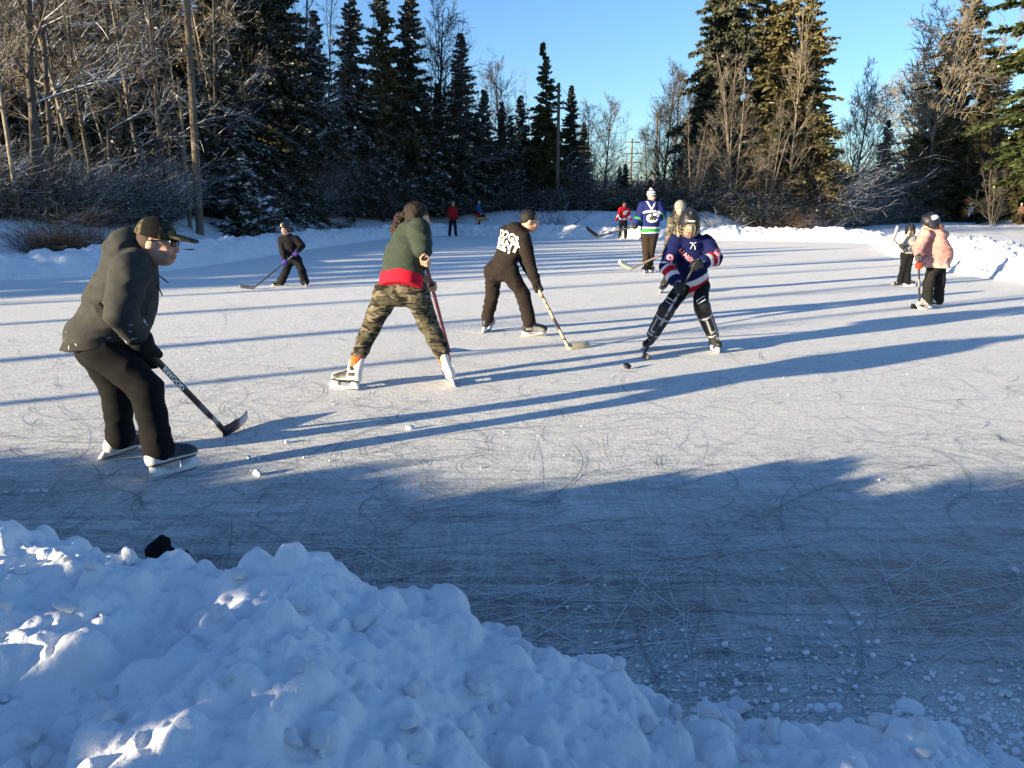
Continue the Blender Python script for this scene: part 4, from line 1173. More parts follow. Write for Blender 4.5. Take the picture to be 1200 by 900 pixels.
for s in 'AB':
    kn, an, g = getattr(p, 'kn' + s), getattr(p, 'an' + s), getattr(p, 'g' + s); d = nrm(an - kn); fw = nrm(p.toe[s] - d * (p.toe[s] @ d))
    def pc(V, kn=kn, an=an, fw=fw):
        C = np.tile(A3((.016, .016, .018)), (len(V), 1)); t, dd = seg_t(V, kn, an); a = (V - kn) @ fw; sd = (V - kn) @ np.cross(fw, d)
        C[(t > .26) & (t < .31)] = (.45, .45, .46); C[(t > .86) & (t < .92)] = (.42, .42, .43)
        C[(np.abs(np.abs(sd) - .030) < .008) & (t > .34) & (t < .80) & (a > .02)] = (.38, .38, .40)
        C[(np.abs(sd) < .03) & (t > .74) & (t < .80) & (a > .02)] = (.38, .38, .40)
        return C
    garment("shin_guard", U(RC(kn + d * .02, an - d * .03, .086, .068), EL(kn + fw * .022, (.085, .075, .085), (d, fw, np.cross(d, fw))), k=.02), .0085, r_, pc, .002, 20, 3, 'hard')
    c1 = kn - d * .115 + fw * .068; sd = np.cross(fw, d)
    MB().tube([c1 + d * a + sd * b for a, b in ((-.022, -.045), (-.022, .045), (.022, .045), (.022, -.045), (-.022, -.045))], .0075, 5).part("buckle", M['hard'], r_, False, (.5, .5, .5))
gl = gloves(p, r_, {'B': grip_ops(p.wrB, gc, sax, .88, 1.7, 1), 'A': grip_ops(p.wrA, gc2, sax, .88, 1.7, -1)}, (.014, .014, .016), mat='hard', cuffs=.12)
for s, rot in (('A', 1), ('B', -1)):
    wr, el = getattr(p, 'wr' + s), getattr(p, 'el' + s); d = nrm(wr - el)
    x = A3((1, 0, 0)); x = nrm(x - A3((0, -1, 0)) * 0)
    if s == 'A': text_on("EASTON", .052, wr - d * .065 + A3((0, -.07, 0)), (1, 0, .02), (0, 0, 1), gl[s], "lettering", M['print_white'], .001, .004)
    else: text_on("EASTON", .050, wr - d * .065 + A3((0, -.07, 0)), (.72, 0, -.69), (.69, 0, .72), gl[s], "lettering", M['print_white'], .001, .004)
q = lambda a, b, d=0: hq(p, a, b, d)
def hc(V):
    C = np.tile(A3((.012, .013, .016)), (len(V), 1)); a, b, d = (V - p.head) @ p.f, (V - p.head) @ p.u, (V - p.head) @ p.r
    C[(a > .06) & (np.abs(b - .062) < .006) & (np.abs(d) < .035)] = (.6, .6, .6); return C
he = garment("helmet", helmet_ops(p.head, p.f, p.u, p.r, p.hk * 1.06, -.03), .0075, r_, hc, 0, mat='hard')
mb = MB()
def cg(th, ph): return q(.125 * math.cos(th) * math.cos(ph) - .0, -.030 + .105 * math.sin(ph), .112 * math.sin(th) * math.cos(ph))
for ph in (.42, .12, -.22, -.55, -.9): mb.tube([cg(t, ph) for t in np.linspace(-1.5, 1.5, 13)], .0032, 4)
for t in np.linspace(-1.15, 1.15, 7): mb.tube([cg(t, ph) for ph in np.linspace(.5, -1.0, 9)], .0032, 4)
mb.tube([cg(t, .55) for t in np.linspace(-1.4, 1.4, 13)], .005, 4)
mb.part("face_cage", M['hard'], he, True, (.20, .18, .14))
garment("hair", U(RC(q(-.05, -.04, .085), q(-.04, -.15, .10), .03, .016), RC(q(-.05, -.04, -.085), q(-.04, -.12, -.09), .026, .014), k=.01), .008, r_, (.40, .27, .14), .008, 30, 3, 'hair')
c0 = p.neck * .55 + p.pel * .45 + p.fwd * .2
text_on("RANGERS", .062, c0 + p.up * .055 - A3((.055, 0, 0)), (.74, 0, -.67), (.67, 0, .74), jk, "lettering", M['print_pink'], .003, .014, d=(0, 1, 0))
text_on("9", .15, p.shA * .30 + p.elA * .70 + A3((-.01, -.1, 0)), (1, 0, .0), (0, 0, 1), jk, "lettering", M['print_pink'], .004, .006, d=(0, 1, 0))
text_on("9", .14, p.shB * .35 + p.elB * .65 + A3((.035, -.1, 0)), (1, 0, .0), (0, 0, 1), jk, "lettering", M['print_pink'], .004, .006, d=(0, 1, 0))
mb = MB(); e0 = p.neck + A3((0, -.14, -.045))
for dx, dz in ((-.03, .012), (.03, .014), (-.022, -.05), (.026, -.055)): mb.tube([e0 + (0, 0, .0), e0 + A3((dx * .6, -.010, dz * .5 + .006)), e0 + A3((dx, .01, dz))], .0042, 5)
mb.part("neck_lace", M['cloth'], jk, True, (.75, .75, .75))
skates(p, r_, dict(boot=(.014, .014, .016), panel=(.03, .03, .035), trim=(.3, .3, .3), toecap=(.02, .02, .02)), .84)
stick(st_top, st_heel, (-.10, -.95, .03), "black and silver hockey stick held by the child in striped blue jersey", (.03, .03, .034), (.11, .085, .06), .92, .24, .03,
      [(.32, .36, (.5, .5, .52)), (.38, .42, (.4, .4, .42)), (.46, .52, (.5, .5, .52)), (.55, .57, (.4, .4, .42)), (.60, .68, (.4, .4, .42))])

# ------------------------------------------------------------------ man in the blue and green jersey
p = Pose(18.3, 1.06, head=(763.5, 230, 0), neck=(762.5, 238.5, 0), pel=(761.5, 273, 0), shA=(753.5, 241.5, .02), shB=(772, 241.5, .02),
         elA=(749, 254, -.02), wrA=(745, 262, -.10), elB=(776, 253, -.03), wrB=(771, 256, -.2),
         hipA=(757.5, 276, 0), hipB=(765, 276, 0), knA=(757.5, 294, -.05), anA=(757.3, 313, .0), knB=(763, 293, -.05), anB=(761, 312, .1))
p.j['gA'] = G(756.5, 320); p.j['gB'] = G(761.5, 318.5)
st_top, st_heel = P(755, 262, 18.35), P(700, 278.6, 17.6)
sax = nrm(st_heel - st_top); gc = st_top + (st_heel - st_top) * .21
p.j['wrA'] = gc + nrm(p.elA - gc) * .085
hs = {'A': grip_ops(p.wrA, gc, sax, 1.05, 1.0, -1), 'B': loose_ops(p.wrB, (-.8, -.4, .1), (0, -.8, .5), 1.05)}
r_ = make_person("tall man in blue jersey with green hem band, striped knit hat and glasses", p, (.45, -.88, -.02), {'A': (-.5, -.86), 'B': (.35, -.93)}, hs, 1.05, .1, 1.06)
BL = (.014, .02, .11); GR = (.04, .30, .07)
def cf(V):
    C = np.tile(A3(BL), (len(V), 1)); h = (V - p.pel) @ p.up
    ar = np.minimum(seg_t(V, p.elA, p.wrA)[1], seg_t(V, p.elB, p.wrB)[1]); ar = np.minimum(ar, np.minimum(seg_t(V, p.shA, p.elA)[1], seg_t(V, p.shB, p.elB)[1]))
    tor = ar > .095
    C[tor & (h < .135)] = WHT; C[tor & (h < .11)] = GR; C[tor & (h < .02)] = WHT; C[tor & (h < -.005)] = BL
    for s in 'AB':
        t, d = seg_t(V, getattr(p, 'el' + s), getattr(p, 'wr' + s)); C[(d < .095) & ~tor & (t > .2) & (t < .34)] = WHT; C[(d < .095) & ~tor & (t >= .34) & (t < .6)] = GR
    m = (np.abs(np.abs((V - p.neck) @ p.side) - .075 - ((V - p.neck) @ p.up) * .55) < .016) & ((V - p.neck) @ p.up < .05) & ((V - p.neck) @ p.up > -.14) & ((V - p.neck) @ p.fwd > 0); C[m] = WHT
    return C
p.fwd = -p.fwd if p.fwd[1] > 0 else p.fwd
jk = garment("jersey", jacket_ops(p, .205, .20, .05, (.105, .095, .08), .68, hw=1.02), .016, r_, cf, .014, 7, 51)
garment("trousers", trouser_ops(p, .125, (.115, .088), (.084, .076), .05, .008, 1.0), .016, r_, (.030, .021, .015), .014, 8, 53)
garment("glove", grip_ops(p.wrA, gc, sax, 1.1, 1.7, -1), .012, r_, (.05, .045, .04), 0)
garment("glove", loose_ops(p.wrB, (-.8, -.4, .1), (0, -.8, .5), 1.1, 1.7), .012, r_, (.05, .045, .04), 0)
q = lambda a, b, d=0: hq(p, a, b, d)
def kc(V):
    b = (V - p.head) @ p.u; C = np.tile(A3((.75, .74, .70)), (len(V), 1)); C[(b > .055) & (b < .078)] = (.02, .025, .04); C[(b > .115) & (b < .14)] = (.03, .035, .05); return C
garment("knit_hat", U(EL(q(-.012, .045), (.115, .115, .098), (p.f, p.u, p.r)), EL(q(-.03, .155), (.035, .03, .035), (p.f, p.u, p.r)), k=.01) + [('i', PL(q(0, .025), -p.u), .004)], .008, r_, kc, .003, 30, 3)
mb = MB()
for s in (-1, 1): mb.prism([(-.028, .016), (.028, .016), (.022, -.016), (-.02, -.018)], q(.101, .008, s * .034), p.r, p.u, p.f, .003)
mb.part("sunglasses", M['lens'], r_)
c0 = p.neck * .55 + p.pel * .45 + p.fwd * .2; sx = -np.cross(p.fwd, p.up) if np.cross(p.fwd, p.up)[0] < 0 else np.cross(p.fwd, p.up)
text_on("VANCOUVER", .068, c0 + p.up * .13, sx, p.up, jk, "lettering", M['print_white'], .004, .012, arch=.9, d=-p.fwd)
em = [[(x * 1.0, y * .85) for x, y in q_] for q_ in ring(.055, .115, 95, 350, 16)]
em += [[(.03, .10), (.10, .115), (.16, .06), (.12, .03), (.05, .04)], [(-.02, .02), (.05, .05), (.09, -.02), (.03, -.04)], [(.10, -.04), (.18, -.02), (.14, -.09), (.06, -.10)]]
poly_on(em, c0 - p.up * .03, sx, p.up, jk, "crest", M['print_white'], .012, d=-p.fwd)
skates(p, r_, dict(boot=(.02, .02, .022), panel=(.04, .04, .04), trim=(.3, .3, .3), toecap=(.02, .02, .02), holder=(.7, .7, .7)), 1.06, .014)
stick(st_top, st_heel, (-.62, -.05, .36), "black hockey stick held sideways by the tall man in blue and green jersey", (.16, .14, .12), (.012, .012, .014), 1.1, .31, .02,
      [(.12, .30, (.35, .25, .16)), (.7, .98, (.03, .03, .034))], None, True, .085)

# ------------------------------------------------------------------ young person in the grey hat, behind the child
p = Pose(13.9, .92, head=(797, 245, 0), neck=(796, 254, .01), pel=(797, 294, 0), shA=(788, 257, 0), shB=(806, 257, .02), elA=(784, 279, -.03), wrA=(780, 291, -.15),
         elB=(809, 278, -.05), wrB=(803, 287, -.2), hipA=(793, 298, 0), hipB=(802, 298, 0), knA=(787, 316, -.06), anA=(778, 334, .0), knB=(803, 317, -.05), anB=(804, 335, .0))
p.j['gA'] = G(775.5, 342.5); p.j['gB'] = G(805, 343)
st_top, st_heel = P(800, 287, 13.75), P(739, 317, 13.45)
sax = nrm(st_heel - st_top); gc = st_top + (st_heel - st_top) * .33
p.j['wrA'] = gc + nrm(p.elA - gc) * .08; gcb = st_top + sax * .04; p.j['wrB'] = gcb + nrm(p.elB - gcb) * .08
hs = {'A': grip_ops(p.wrA, gc, sax, .92, 1.0, -1), 'B': grip_ops(p.wrB, gcb, sax, .92, 1.0, 1)}
r_ = make_person("young person in grey knit hat and camouflage jacket behind the child in blue", p, (-.08, -.98, -.08), {'A': (-.4, -.9), 'B': (.3, -.95)}, hs, .9, 0, .98)
CJ = [(.060, .052, .038), (.11, .095, .07), (.025, .022, .018), (.16, .14, .11)]
p.fwd = -p.fwd if p.fwd[1] > 0 else p.fwd
garment("jacket", jacket_ops(p, .165, .17, .10, (.088, .076, .06), .72) + hood_ops(p, .06, .085), .013, r_, lambda V: camo(V, 16, CJ, 6, (1, 1, 1)), .012, 8, 61)
garment("trousers", trouser_ops(p, .11, (.105, .085), (.082, .072), .05, 0, .98), .013, r_, (.022, .020, .02), .012, 8, 63)
q = lambda a, b, d=0: hq(p, a, b, d)
garment("knit_hat", U(EL(q(-.012, .040), (.118, .118, .102), (p.f, p.u, p.r)), k=0) + [('i', PL(q(0, .022), -(p.u + .15 * p.f)), .004)], .009, r_, (.24, .225, .195), .003, 40, 3)
garment("hair", U(RC(q(-.05, .0, -.08), q(-.03, -.17, -.10), .040, .03), RC(q(-.05, .0, .08), q(-.03, -.15, .09), .035, .025), k=.01), .011, r_, (.018, .013, .01), .006, 30, 3, 'hair')
gloves(p, r_, {'A': grip_ops(p.wrA, gc, sax, .95, 1.7, -1), 'B': grip_ops(p.wrB, gcb, sax, .95, 1.7, 1)}, (.06, .055, .05), cuffs=.06)
skates(p, r_, dict(boot=(.02, .02, .022), panel=(.04, .04, .04), trim=(.3, .3, .3), toecap=(.02, .02, .02)), .9, .012)
stick(st_top, st_heel, (-.55, -.20, .24), "wooden stick with pale taped blade held by the young person in grey hat", (.35, .26, .19), (.60, .58, .42), 1.0, .29, .02, [(.8, .97, (.2, .16, .12))], (.5, (.66, .64, .5)), True, .08)

# ------------------------------------------------------------------ child in black with purple gloves
p = Pose(15.0, .76, head=(334, 268, -.06), neck=(336.5, 277.5, 0), pel=(343.5, 303, .06), shA=(329.5, 281, -.02), shB=(347, 280, 0), elA=(331, 293, -.04), wrA=(332, 303, -.12),
         elB=(354, 288, -.02), wrB=(349, 295, -.16), hipA=(339.5, 305, .06), hipB=(348.5, 305, .06), knA=(335, 318, -.02), anA=(330, 328.5, .06), knB=(354, 318, -.02), anB=(357, 329, .04))
p.j['gA'] = G(329, 334.5); p.j['gB'] = G(358, 335)
st_top, st_heel = P(349.5, 294.5, 14.82), G(297, 339)
sax = nrm(st_heel - st_top); gcb = st_top + sax * .07; gc = st_top + (st_heel - st_top) * .30
p.j['wrA'] = gc + nrm(p.elA - gc) * .07; p.j['wrB'] = gcb + nrm(p.elB - gcb) * .07
p.fwd = -p.fwd if p.fwd[1] > 0 else p.fwd
hs = {'A': grip_ops(p.wrA, gc, sax, .76, 1.0, -1), 'B': grip_ops(p.wrB, gcb, sax, .76, 1.0, 1)}
r_ = make_person("child all in black with purple gloves and black helmet on the left ice", p, (-.15, -.97, -.12), {'A': (-.75, -.6), 'B': (.3, -.95)}, hs, .88, 0, .93)
BV = (.012, .011, .014)
jk = garment("jacket", jacket_ops(p, .175, .18, .09, (.092, .084, .066), .74) + hood_ops(p, .05, .08), .014, r_, BV, .012, 8, 71)
garment("trousers", trouser_ops(p, .118, (.112, .098), (.098, .10), .05, .012, 1.06), .014, r_, BV, .012, 8, 73)
gloves(p, r_, {'A': grip_ops(p.wrA, gc, sax, .8, 1.6, -1), 'B': grip_ops(p.wrB, gcb, sax, .8, 1.6, 1)}, (.075, .045, .28), cuffs=.05)
def hc(V):
    C = np.tile(A3((.016, .016, .02)), (len(V), 1)); a, b, d = (V - p.head) @ p.f, (V - p.head) @ p.u, (V - p.head) @ p.r
    C[(np.abs(d - .035) < .016) & (b > .055) & (b < .10) & (a > .0)] = (.35, .35, .37); return C
garment("helmet", helmet_ops(p.head, p.f, p.u, p.r, p.hk, -.02), .010, r_, hc, 0, mat='hard')
skates(p, r_, dict(boot=(.02, .02, .022), panel=(.05, .05, .05), trim=(.3, .3, .3), toecap=(.02, .02, .02), holder=(.65, .65, .65)), .78, .012)
stick(st_top, st_heel, (-.97, -.10, .04), "dark blue hockey stick held by the child with purple gloves", (.035, .04, .07), (.07, .07, .085), .86, .30, .03, [(.1, .3, (.09, .09, .14))], None, True, .075)

# ------------------------------------------------------------------ small child in pale jacket
p = Pose(15.0, .70, head=(1067, 270.5, 0), neck=(1067, 277.5, .02), pel=(1063.5, 297, 0), shA=(1061, 280.5, -.02), shB=(1073, 280.5, .04), elA=(1058.5, 288, -.06), wrA=(1056, 292, -.12),
         elB=(1071, 290, -.10), wrB=(1062, 293, -.17), hipA=(1060.5, 299, 0), hipB=(1067, 299, .02), knA=(1058.5, 314, -.04), anA=(1055, 328, .06), knB=(1064, 315, -.04), anB=(1063.5, 329.5, 0))
p.j['gA'] = G(1052.5, 333.5); p.j['gB'] = G(1062, 335.5)
st_heel, st_top = P(1048.7, 281.5, 14.72), P(1063, 295, 14.72)
sax = nrm(st_heel - st_top); gc = st_top + (st_heel - st_top) * .45; gcb = st_top + sax * .05
p.j['wrA'] = gc + nrm(p.elA - gc) * .065; p.j['wrB'] = gcb + nrm(p.elB - gcb) * .065
p.fwd = -p.fwd if p.fwd[1] > 0 else p.fwd
hs = {'A': grip_ops(p.wrA, gc, sax, .7, 1.0, -1), 'B': grip_ops(p.wrB, gcb, sax, .7, 1.0, 1)}
r_ = make_person("small child in a pale grey jacket and black helmet holding a stick blade upward", p, (-.25, -.95, -.12), {'A': (-.9, -.3), 'B': (.85, -.5)}, hs, .88, 0, .90)
garment("jacket", jacket_ops(p, .165, .16, .02, (.090, .082, .066), .78), .013, r_, (.36, .35, .31), .014, 10, 81)
garment("trousers", trouser_ops(p, .112, (.104, .084), (.082, .076), .06, .008, 1.0), .013, r_, (.011, .011, .012), .012, 9, 83)
gloves(p, r_, {'A': grip_ops(p.wrA, gc, sax, .74, 1.6, -1), 'B': grip_ops(p.wrB, gcb, sax, .74, 1.6, 1)}, (.05, .05, .05), cuffs=.05)
garment("helmet", helmet_ops(p.head, p.f, p.u, p.r, p.hk, -.02), .010, r_, (.013, .012, .012), 0, mat='hard')
skates(p, r_, dict(boot=(.02, .02, .022), panel=(.03, .03, .03), trim=(.55, .55, .53), toecap=(.6, .6, .57), holder=(.75, .73, .68)), .74, .012)
stick(st_top, st_heel, (.22, -.08, .97), "grey bladed hockey stick raised by the small child in the pale jacket", (.16, .09, .08), (.34, .34, .33), .8, .33, .02, (), None, True, .075)

# ------------------------------------------------------------------ child in the pink jacket
p = Pose(11.7, .86, head=(1090, 262, 0), neck=(1096, 273, .02), pel=(1096.5, 309, .02), shA=(1084, 275, -.10), shB=(1104, 275, .10), elA=(1076, 291, -.16), wrA=(1077, 301, -.22),
         elB=(1092, 296, .22), wrB=(1084, 307, .10), hipA=(1093.5, 313, -.03), hipB=(1102, 312, .06), knA=(1088, 333, -.10), anA=(1086, 353, -.08), knB=(1101, 333, .03), anB=(1099.5, 352, .12))
p.j['gA'] = G(1083, 363); p.j['gB'] = G(1099, 360.5)
st_top, st_heel = P(1076.5, 298, 11.42), G(1079, 351)
st_heel = P(1079, 345, 11.65); st_heel[2] = .0
sax = nrm(st_heel - st_top); gc = st_top + sax * .06; gcb = st_top + (st_heel - st_top) * .2
p.j['wrA'] = gc + nrm(p.elA - gc) * .075; p.j['wrB'] = gcb + nrm(p.elB - gcb) * .075
p.fwd = nrm(A3((-.75, -.25, 0)) - p.up * (A3((-.75, -.25, 0)) @ p.up)); p.side = np.cross(p.fwd, p.up)
hs = {'A': grip_ops(p.wrA, gc, sax, .8, 1.0, -1), 'B': grip_ops(p.wrB, gcb, sax, .8, 1.0, 1)}
r_ = make_person("child in pink tie dyed jacket, black trousers and dark helmet, turned away", p, (-.85, .30, -.42), {'A': (-.90, -.20), 'B': (-.95, -.1)}, hs, .9, 0, .98)
def cf(V):
    h = (V - p.pel) @ p.up; n = noise3(V, 14, 3) * .6 + noise3(V, 30, 4) * .4
    w = np.clip((.10 - h) / .16 + (n - .5) * 1.6, 0, 1)[:, None]
    C = A3((.52, .26, .225)) * (.85 + .3 * n[:, None]) * (1 - w) + A3((.58, .47, .41)) * w
    b = (noise3(V, 22, 8) > .72) & (h < .28); C[b] = (.42, .20, .17)
    return C
garment("jacket", [q_ for q_ in jacket_ops(p, .225, .185, .20, (.100, .090, .070), .88, hw=1.12) if q_[0] != 'i'] + hood_ops(p, .07, .085) + U(EL(p.pel + p.up * .12 - p.fwd * .05, (.20, .21, .19), (p.fwd, p.side, p.up)), k=.06) + [('i', PL(P(1096, 313.5, 11.7), (0, 0, -1)), .01)], .0115, r_, cf, .018, 9, 91)
garment("trousers", trouser_ops(p, .092, (.098, .090), (.088, .082), .0, .008, 1.0), .0115, r_, (.020, .018, .016), .014, 8, 93)
gloves(p, r_, {'A': grip_ops(p.wrA, gc, sax, .84, 1.7, -1)}, (.10, .09, .08), 'A', cuffs=.06)
gloves(p, r_, {'B': grip_ops(p.wrB, gcb, sax, .84, 1.7, 1)}, (.42, .05, .03), 'B', cuffs=.06, cuffcol=(.04, .03, .03))
q = lambda a, b, d=0: hq(p, a, b, d)
def hc(V):
    C = np.tile(A3((.014, .016, .026)), (len(V), 1)); a, b, d = (V - p.head) @ p.f, (V - p.head) @ p.u, (V - p.head) @ p.r
    C[(a < -.03) & (b > .04) & (b < .10) & (np.abs(d) > .03)] = (.6, .6, .6); return C
garment("helmet", helmet_ops(p.head, p.f, p.u, p.r, p.hk * 1.04, -.03), .010, r_, hc, 0, mat='hard')
garment("hair", U(RC(q(-.06, -.04, .0), q(-.12, -.11, .0), .055, .03), RC(q(-.07, -.05, .04), q(-.15, -.12, .03), .03, .018), k=.02), .010, r_, (.16, .085, .045), .012, 30, 3, 'hair')
skates(p, r_, dict(boot=(.72, .69, .62), panel=(.6, .57, .5), trim=(.05, .05, .05), toecap=(.7, .68, .62), cuff=(.7, .68, .62)), .88, .010)
stick(st_top, st_heel, (-.82, -.45, .02), "black hockey stick held by the child in the pink jacket", (.06, .05, .045), (.012, .012, .014), .9, .27, .02, [(.45, .6, (.3, .25, .2))], None, True, .08)

# ------------------------------------------------------------------ far figures
def far_person(label, x, yf, ytop, k, facing, jcol, tcol, hat, stride=.1, lift=0.0, D=None, arms=((-.06, .0), (.06, .0)), lean=0.0, jname="jacket", cf=None, boots=True, W=.17, hem=.10):
    g = G(x, yf, lift) if D is None else P(x, yf, D)
    if D is not None: g[2] = lift
    D = g[1]; pp = Pose.__new__(Pose); pp.D, pp.k, pp.j = D, k, {}
    f = nrm((facing[0], facing[1], 0)); sd = nrm(np.cross(f, (0, 0, 1)))
    J = lambda a, b, c: g + k * (f * a + sd * b + A3((0, 0, c)))
    ln = lean
    for n, v in dict(head=(.05 + ln * 1.1, 0, 1.66), neck=(.0 + ln * .9, 0, 1.48), pel=(0, 0, .96), shA=(ln * .85, -.19, 1.42), shB=(ln * .85, .19, 1.42), elA=(ln * .6 + arms[0][0], -.26, 1.13), wrA=(ln * .6 + arms[0][0] * 2 + .08, -.25 + arms[0][1], .90),
                     elB=(ln * .6 + arms[1][0], .26, 1.13), wrB=(ln * .6 + arms[1][0] * 2 + .08, .25 + arms[1][1], .90), hipA=(0, -.09, .92), hipB=(0, .09, .92), knA=(stride * .7, -.11, .50), knB=(-stride * .3, .11, .50),
                     anA=(stride, -.12, .10), anB=(-stride, .12, .10), gA=(stride + .03, -.12, .0), gB=(-stride + .03, .12, .0)).items(): pp.j[n] = J(*v)
    pp.up = nrm(pp.neck - pp.pel); pp.side = sd; pp.fwd = np.cross(sd, pp.up) ; pp.fwd = pp.fwd if pp.fwd @ f > 0 else -pp.fwd
    pp.h = max(.016, D / 768 * .8)
    hs = {s: loose_ops(getattr(pp, 'wr' + s), (f * .3 + A3((0, 0, -1))), sd * (-1 if s == 'A' else 1), k) for s in 'AB'}
    r = make_person(label, pp, (facing[0], facing[1], -.1), {'A': f[:2], 'B': f[:2]}, hs, 1, 0, k)
    jk = garment(jname, jacket_ops(pp, W, .18, hem, (.088, .076, .06), .72), pp.h, r, jcol if cf is None else cf(pp), .008, 8, 5)
    garment("trousers", trouser_ops(pp, .115, (.11, .088), (.086, .08), .05, 0, 1.0), pp.h, r, tcol, .008, 8, 6)
    garment("hat" if hat[0] else "hair", cap_ops(pp.head, pp.f, pp.u, pp.r, k * 1.05, .02) if hat[0] else U(EL(hq(pp, -.02, .03), (.108 * k, .108 * k, .092 * k), (pp.f, pp.u, pp.r)), k=0) + [('s', EL(hq(pp, .11, -.03), (.085 * k,) * 3), .01)], pp.h, r, hat[1], 0)
    if boots:
        for s in 'AB':
            gg = getattr(pp, 'g' + s); an = getattr(pp, 'an' + s)
            garment("boot", U(RC(gg + f * -.07 * k + A3((0, 0, .05)), gg + f * .13 * k + A3((0, 0, .042)), .05 * k, .04 * k), RC(gg + f * -.05 * k + A3((0, 0, .06)), an + A3((0, 0, .12)), .055 * k, .06 * k), k=.03), pp.h, r, (.02, .02, .022), 0)
    return r, pp, jk

def rw(pp):
    def c(V):
        C = np.tile(A3((.42, .012, .02)), (len(V), 1)); h = (V - pp.pel) @ pp.up
        ar = np.minimum(seg_t(V, pp.elA, pp.wrA)[1], seg_t(V, pp.elB, pp.wrB)[1])
        C[(h < .05) & (ar > .1)] = WHT; C[(h < -.03) & (ar > .1)] = (.42, .012, .02)
        for s in 'AB':
            t, d = seg_t(V, getattr(pp, 'el' + s), getattr(pp, 'wr' + s)); C[(d < .1) & (t > .12) & (t < .5)] = WHT
        return C
    return c
r_, p, jk = far_person("distant skater in a red jersey with a white winged emblem near the far snowbank", 729.5, 281, 238, 1.0, (.15, -1), None, (.014, .014, .02), (False, (.03, .025, .02)), .10, 0, None, ((.02, -.10), (.10, .18)), .08, "jersey", rw, False, .20)
for s in 'AB': make_skate(r_, getattr(p, 'g' + s), getattr(p, 'an' + s) + A3((0, 0, .06)), p.toe[s], 1.0, .02, dict(boot=(.02, .02, .025), panel=(.04, .04, .04), trim=(.4, .4, .4)))
c0 = p.neck * .6 + p.pel * .4 + p.fwd * .25
em = ring(.05, .085, 0, 360, 14) + [[(-.06, .02), (.0, .10), (.17, .13), (.15, .09), (.06, .05)], [(.02, .05), (.15, .08), (.13, .045), (.03, .02)], [(.02, .015), (.12, .04), (.10, .0), (.03, -.02)], [(-.012, -.08), (.012, -.08), (.012, .08), (-.012, .08)]]
poly_on(em, c0, (1, .15, 0), (0, 0, 1), jk, "crest", M['print_white'], .02, d=(0, 1, 0))
far_person("distant person in red jacket and dark trousers standing by the far snowbank", 530.5, 276, 238, 1.02, (.5, -.8), (.30, .010, .014), (.012, .012, .02), (True, (.24, .20, .19)), .13, 0.0, 41.6, ((-.02, .0), (.04, .0)), .05, "jacket", None, True, .185, .16)
far_person("distant child in a blue jacket and red trousers beside a tan dog", 560.5, 266.5, 239, .84, (.95, -.2), (.02, .10, .26), (.34, .012, .02), (True, (.34, .22, .22)), .04, .40, 45.3, ((.08, .02), (.10, .05)), .02, "jacket", None, True, .165, .06)
r_, p, jk = far_person("distant walker in white jacket and black trousers on the far right snow field", 1137, 262, 241, .98, (-.98, -.1), (.66, .60, .54), (.014, .014, .018), (False, (.22, .05, .03)), .26, .10, 70, ((.10, .0), (-.02, .0)), .10, "jacket", None, True, .16, .04)
g = p.wrB + A3((.12, -.05, -.1))
V, Q = polygonise(U(EL(g, (.20, .16, .22)), RC(g + A3((-.02, 0, .15)), p.wrB, .10, .03), k=.06), .04)
o = solo("carrier_bag", V, [Q], M['print_white'], g); tag(o, "pale carrier bag in the hand of the walker in the white jacket", "bag")
g = P(1199, 262, 71); g[2] = .1
r_, p, jk = far_person("distant walker in a brown coat and white hat at the right edge of the photo", 1195, 263, 243, .98, (-.9, -.2), (.18, .10, .06), (.05, .03, .02), (True, (.7, .68, .62)), .10, .10, 63, ((.0, .0), (.0, .0)), .03, "coat", None, True, .17, .2)

# tan dog
c = P(563, 267, 45.0); c[2] = .74
def D_(a, b, z): return c + A3((a, b, z))
o = U(RC(D_(-.20, 0, .10), D_(.12, 0, .09), .105, .115), RC(D_(.12, 0, .10), D_(.26, -.02, .13), .10, .075), RC(D_(.26, -.02, .14), D_(.36, -.03, .10), .075, .068), RC(D_(.38, -.03, .09), D_(.47, -.04, .05), .045, .032), k=.04)
for a, b in ((-.2, -.07), (-.2, .07), (.14, -.07), (.14, .07)):
    if a < 0: o += U(RC(D_(a, b, .06), D_(a + .05, b, -.08), .075, .045), RC(D_(a + .05, b, -.08), D_(a - .05, b, -.17), .04, .028), RC(D_(a - .05, b, -.17), D_(a - .02, b, -.32), .028, .03), RC(D_(a - .02, b, -.33), D_(a + .04, b, -.34), .03, .026), k=.02)
    else: o += U(RC(D_(a, b, .04), D_(a - .02, b, -.14), .06, .036), RC(D_(a - .02, b, -.14), D_(a, b, -.32), .034, .03), RC(D_(a, b, -.33), D_(a + .05, b, -.34), .03, .026), k=.02)
o += U(RC(D_(-.28, 0, .12), D_(-.42, 0, .24), .045, .03), RC(D_(-.42, 0, .24), D_(-.46, 0, .34), .035, .015), k=.03)
for b in (-.06, .03): o += U(RC(D_(.31, b - .02, .18), D_(.29, b - .03, .09), .026, .03), k=.01)
V, Q = polygonise(o, .022)
C = np.tile(A3((.42, .27, .12)), (len(V), 1)); L = V - c
C[(L[:, 2] < -.02)] = (.60, .50, .36); C[(L[:, 0] > .455)] = (.02, .02, .02); C[(L[:, 0] > .3) & (L[:, 2] < .06) & (L[:, 0] < .45)] = (.62, .54, .42)
b0 = c.copy(); b0[2] -= .35
tag(solo("dog", V, [Q], M['cloth'], b0, C), "tan dog standing on the snow at the feet of the child in blue", "dog")

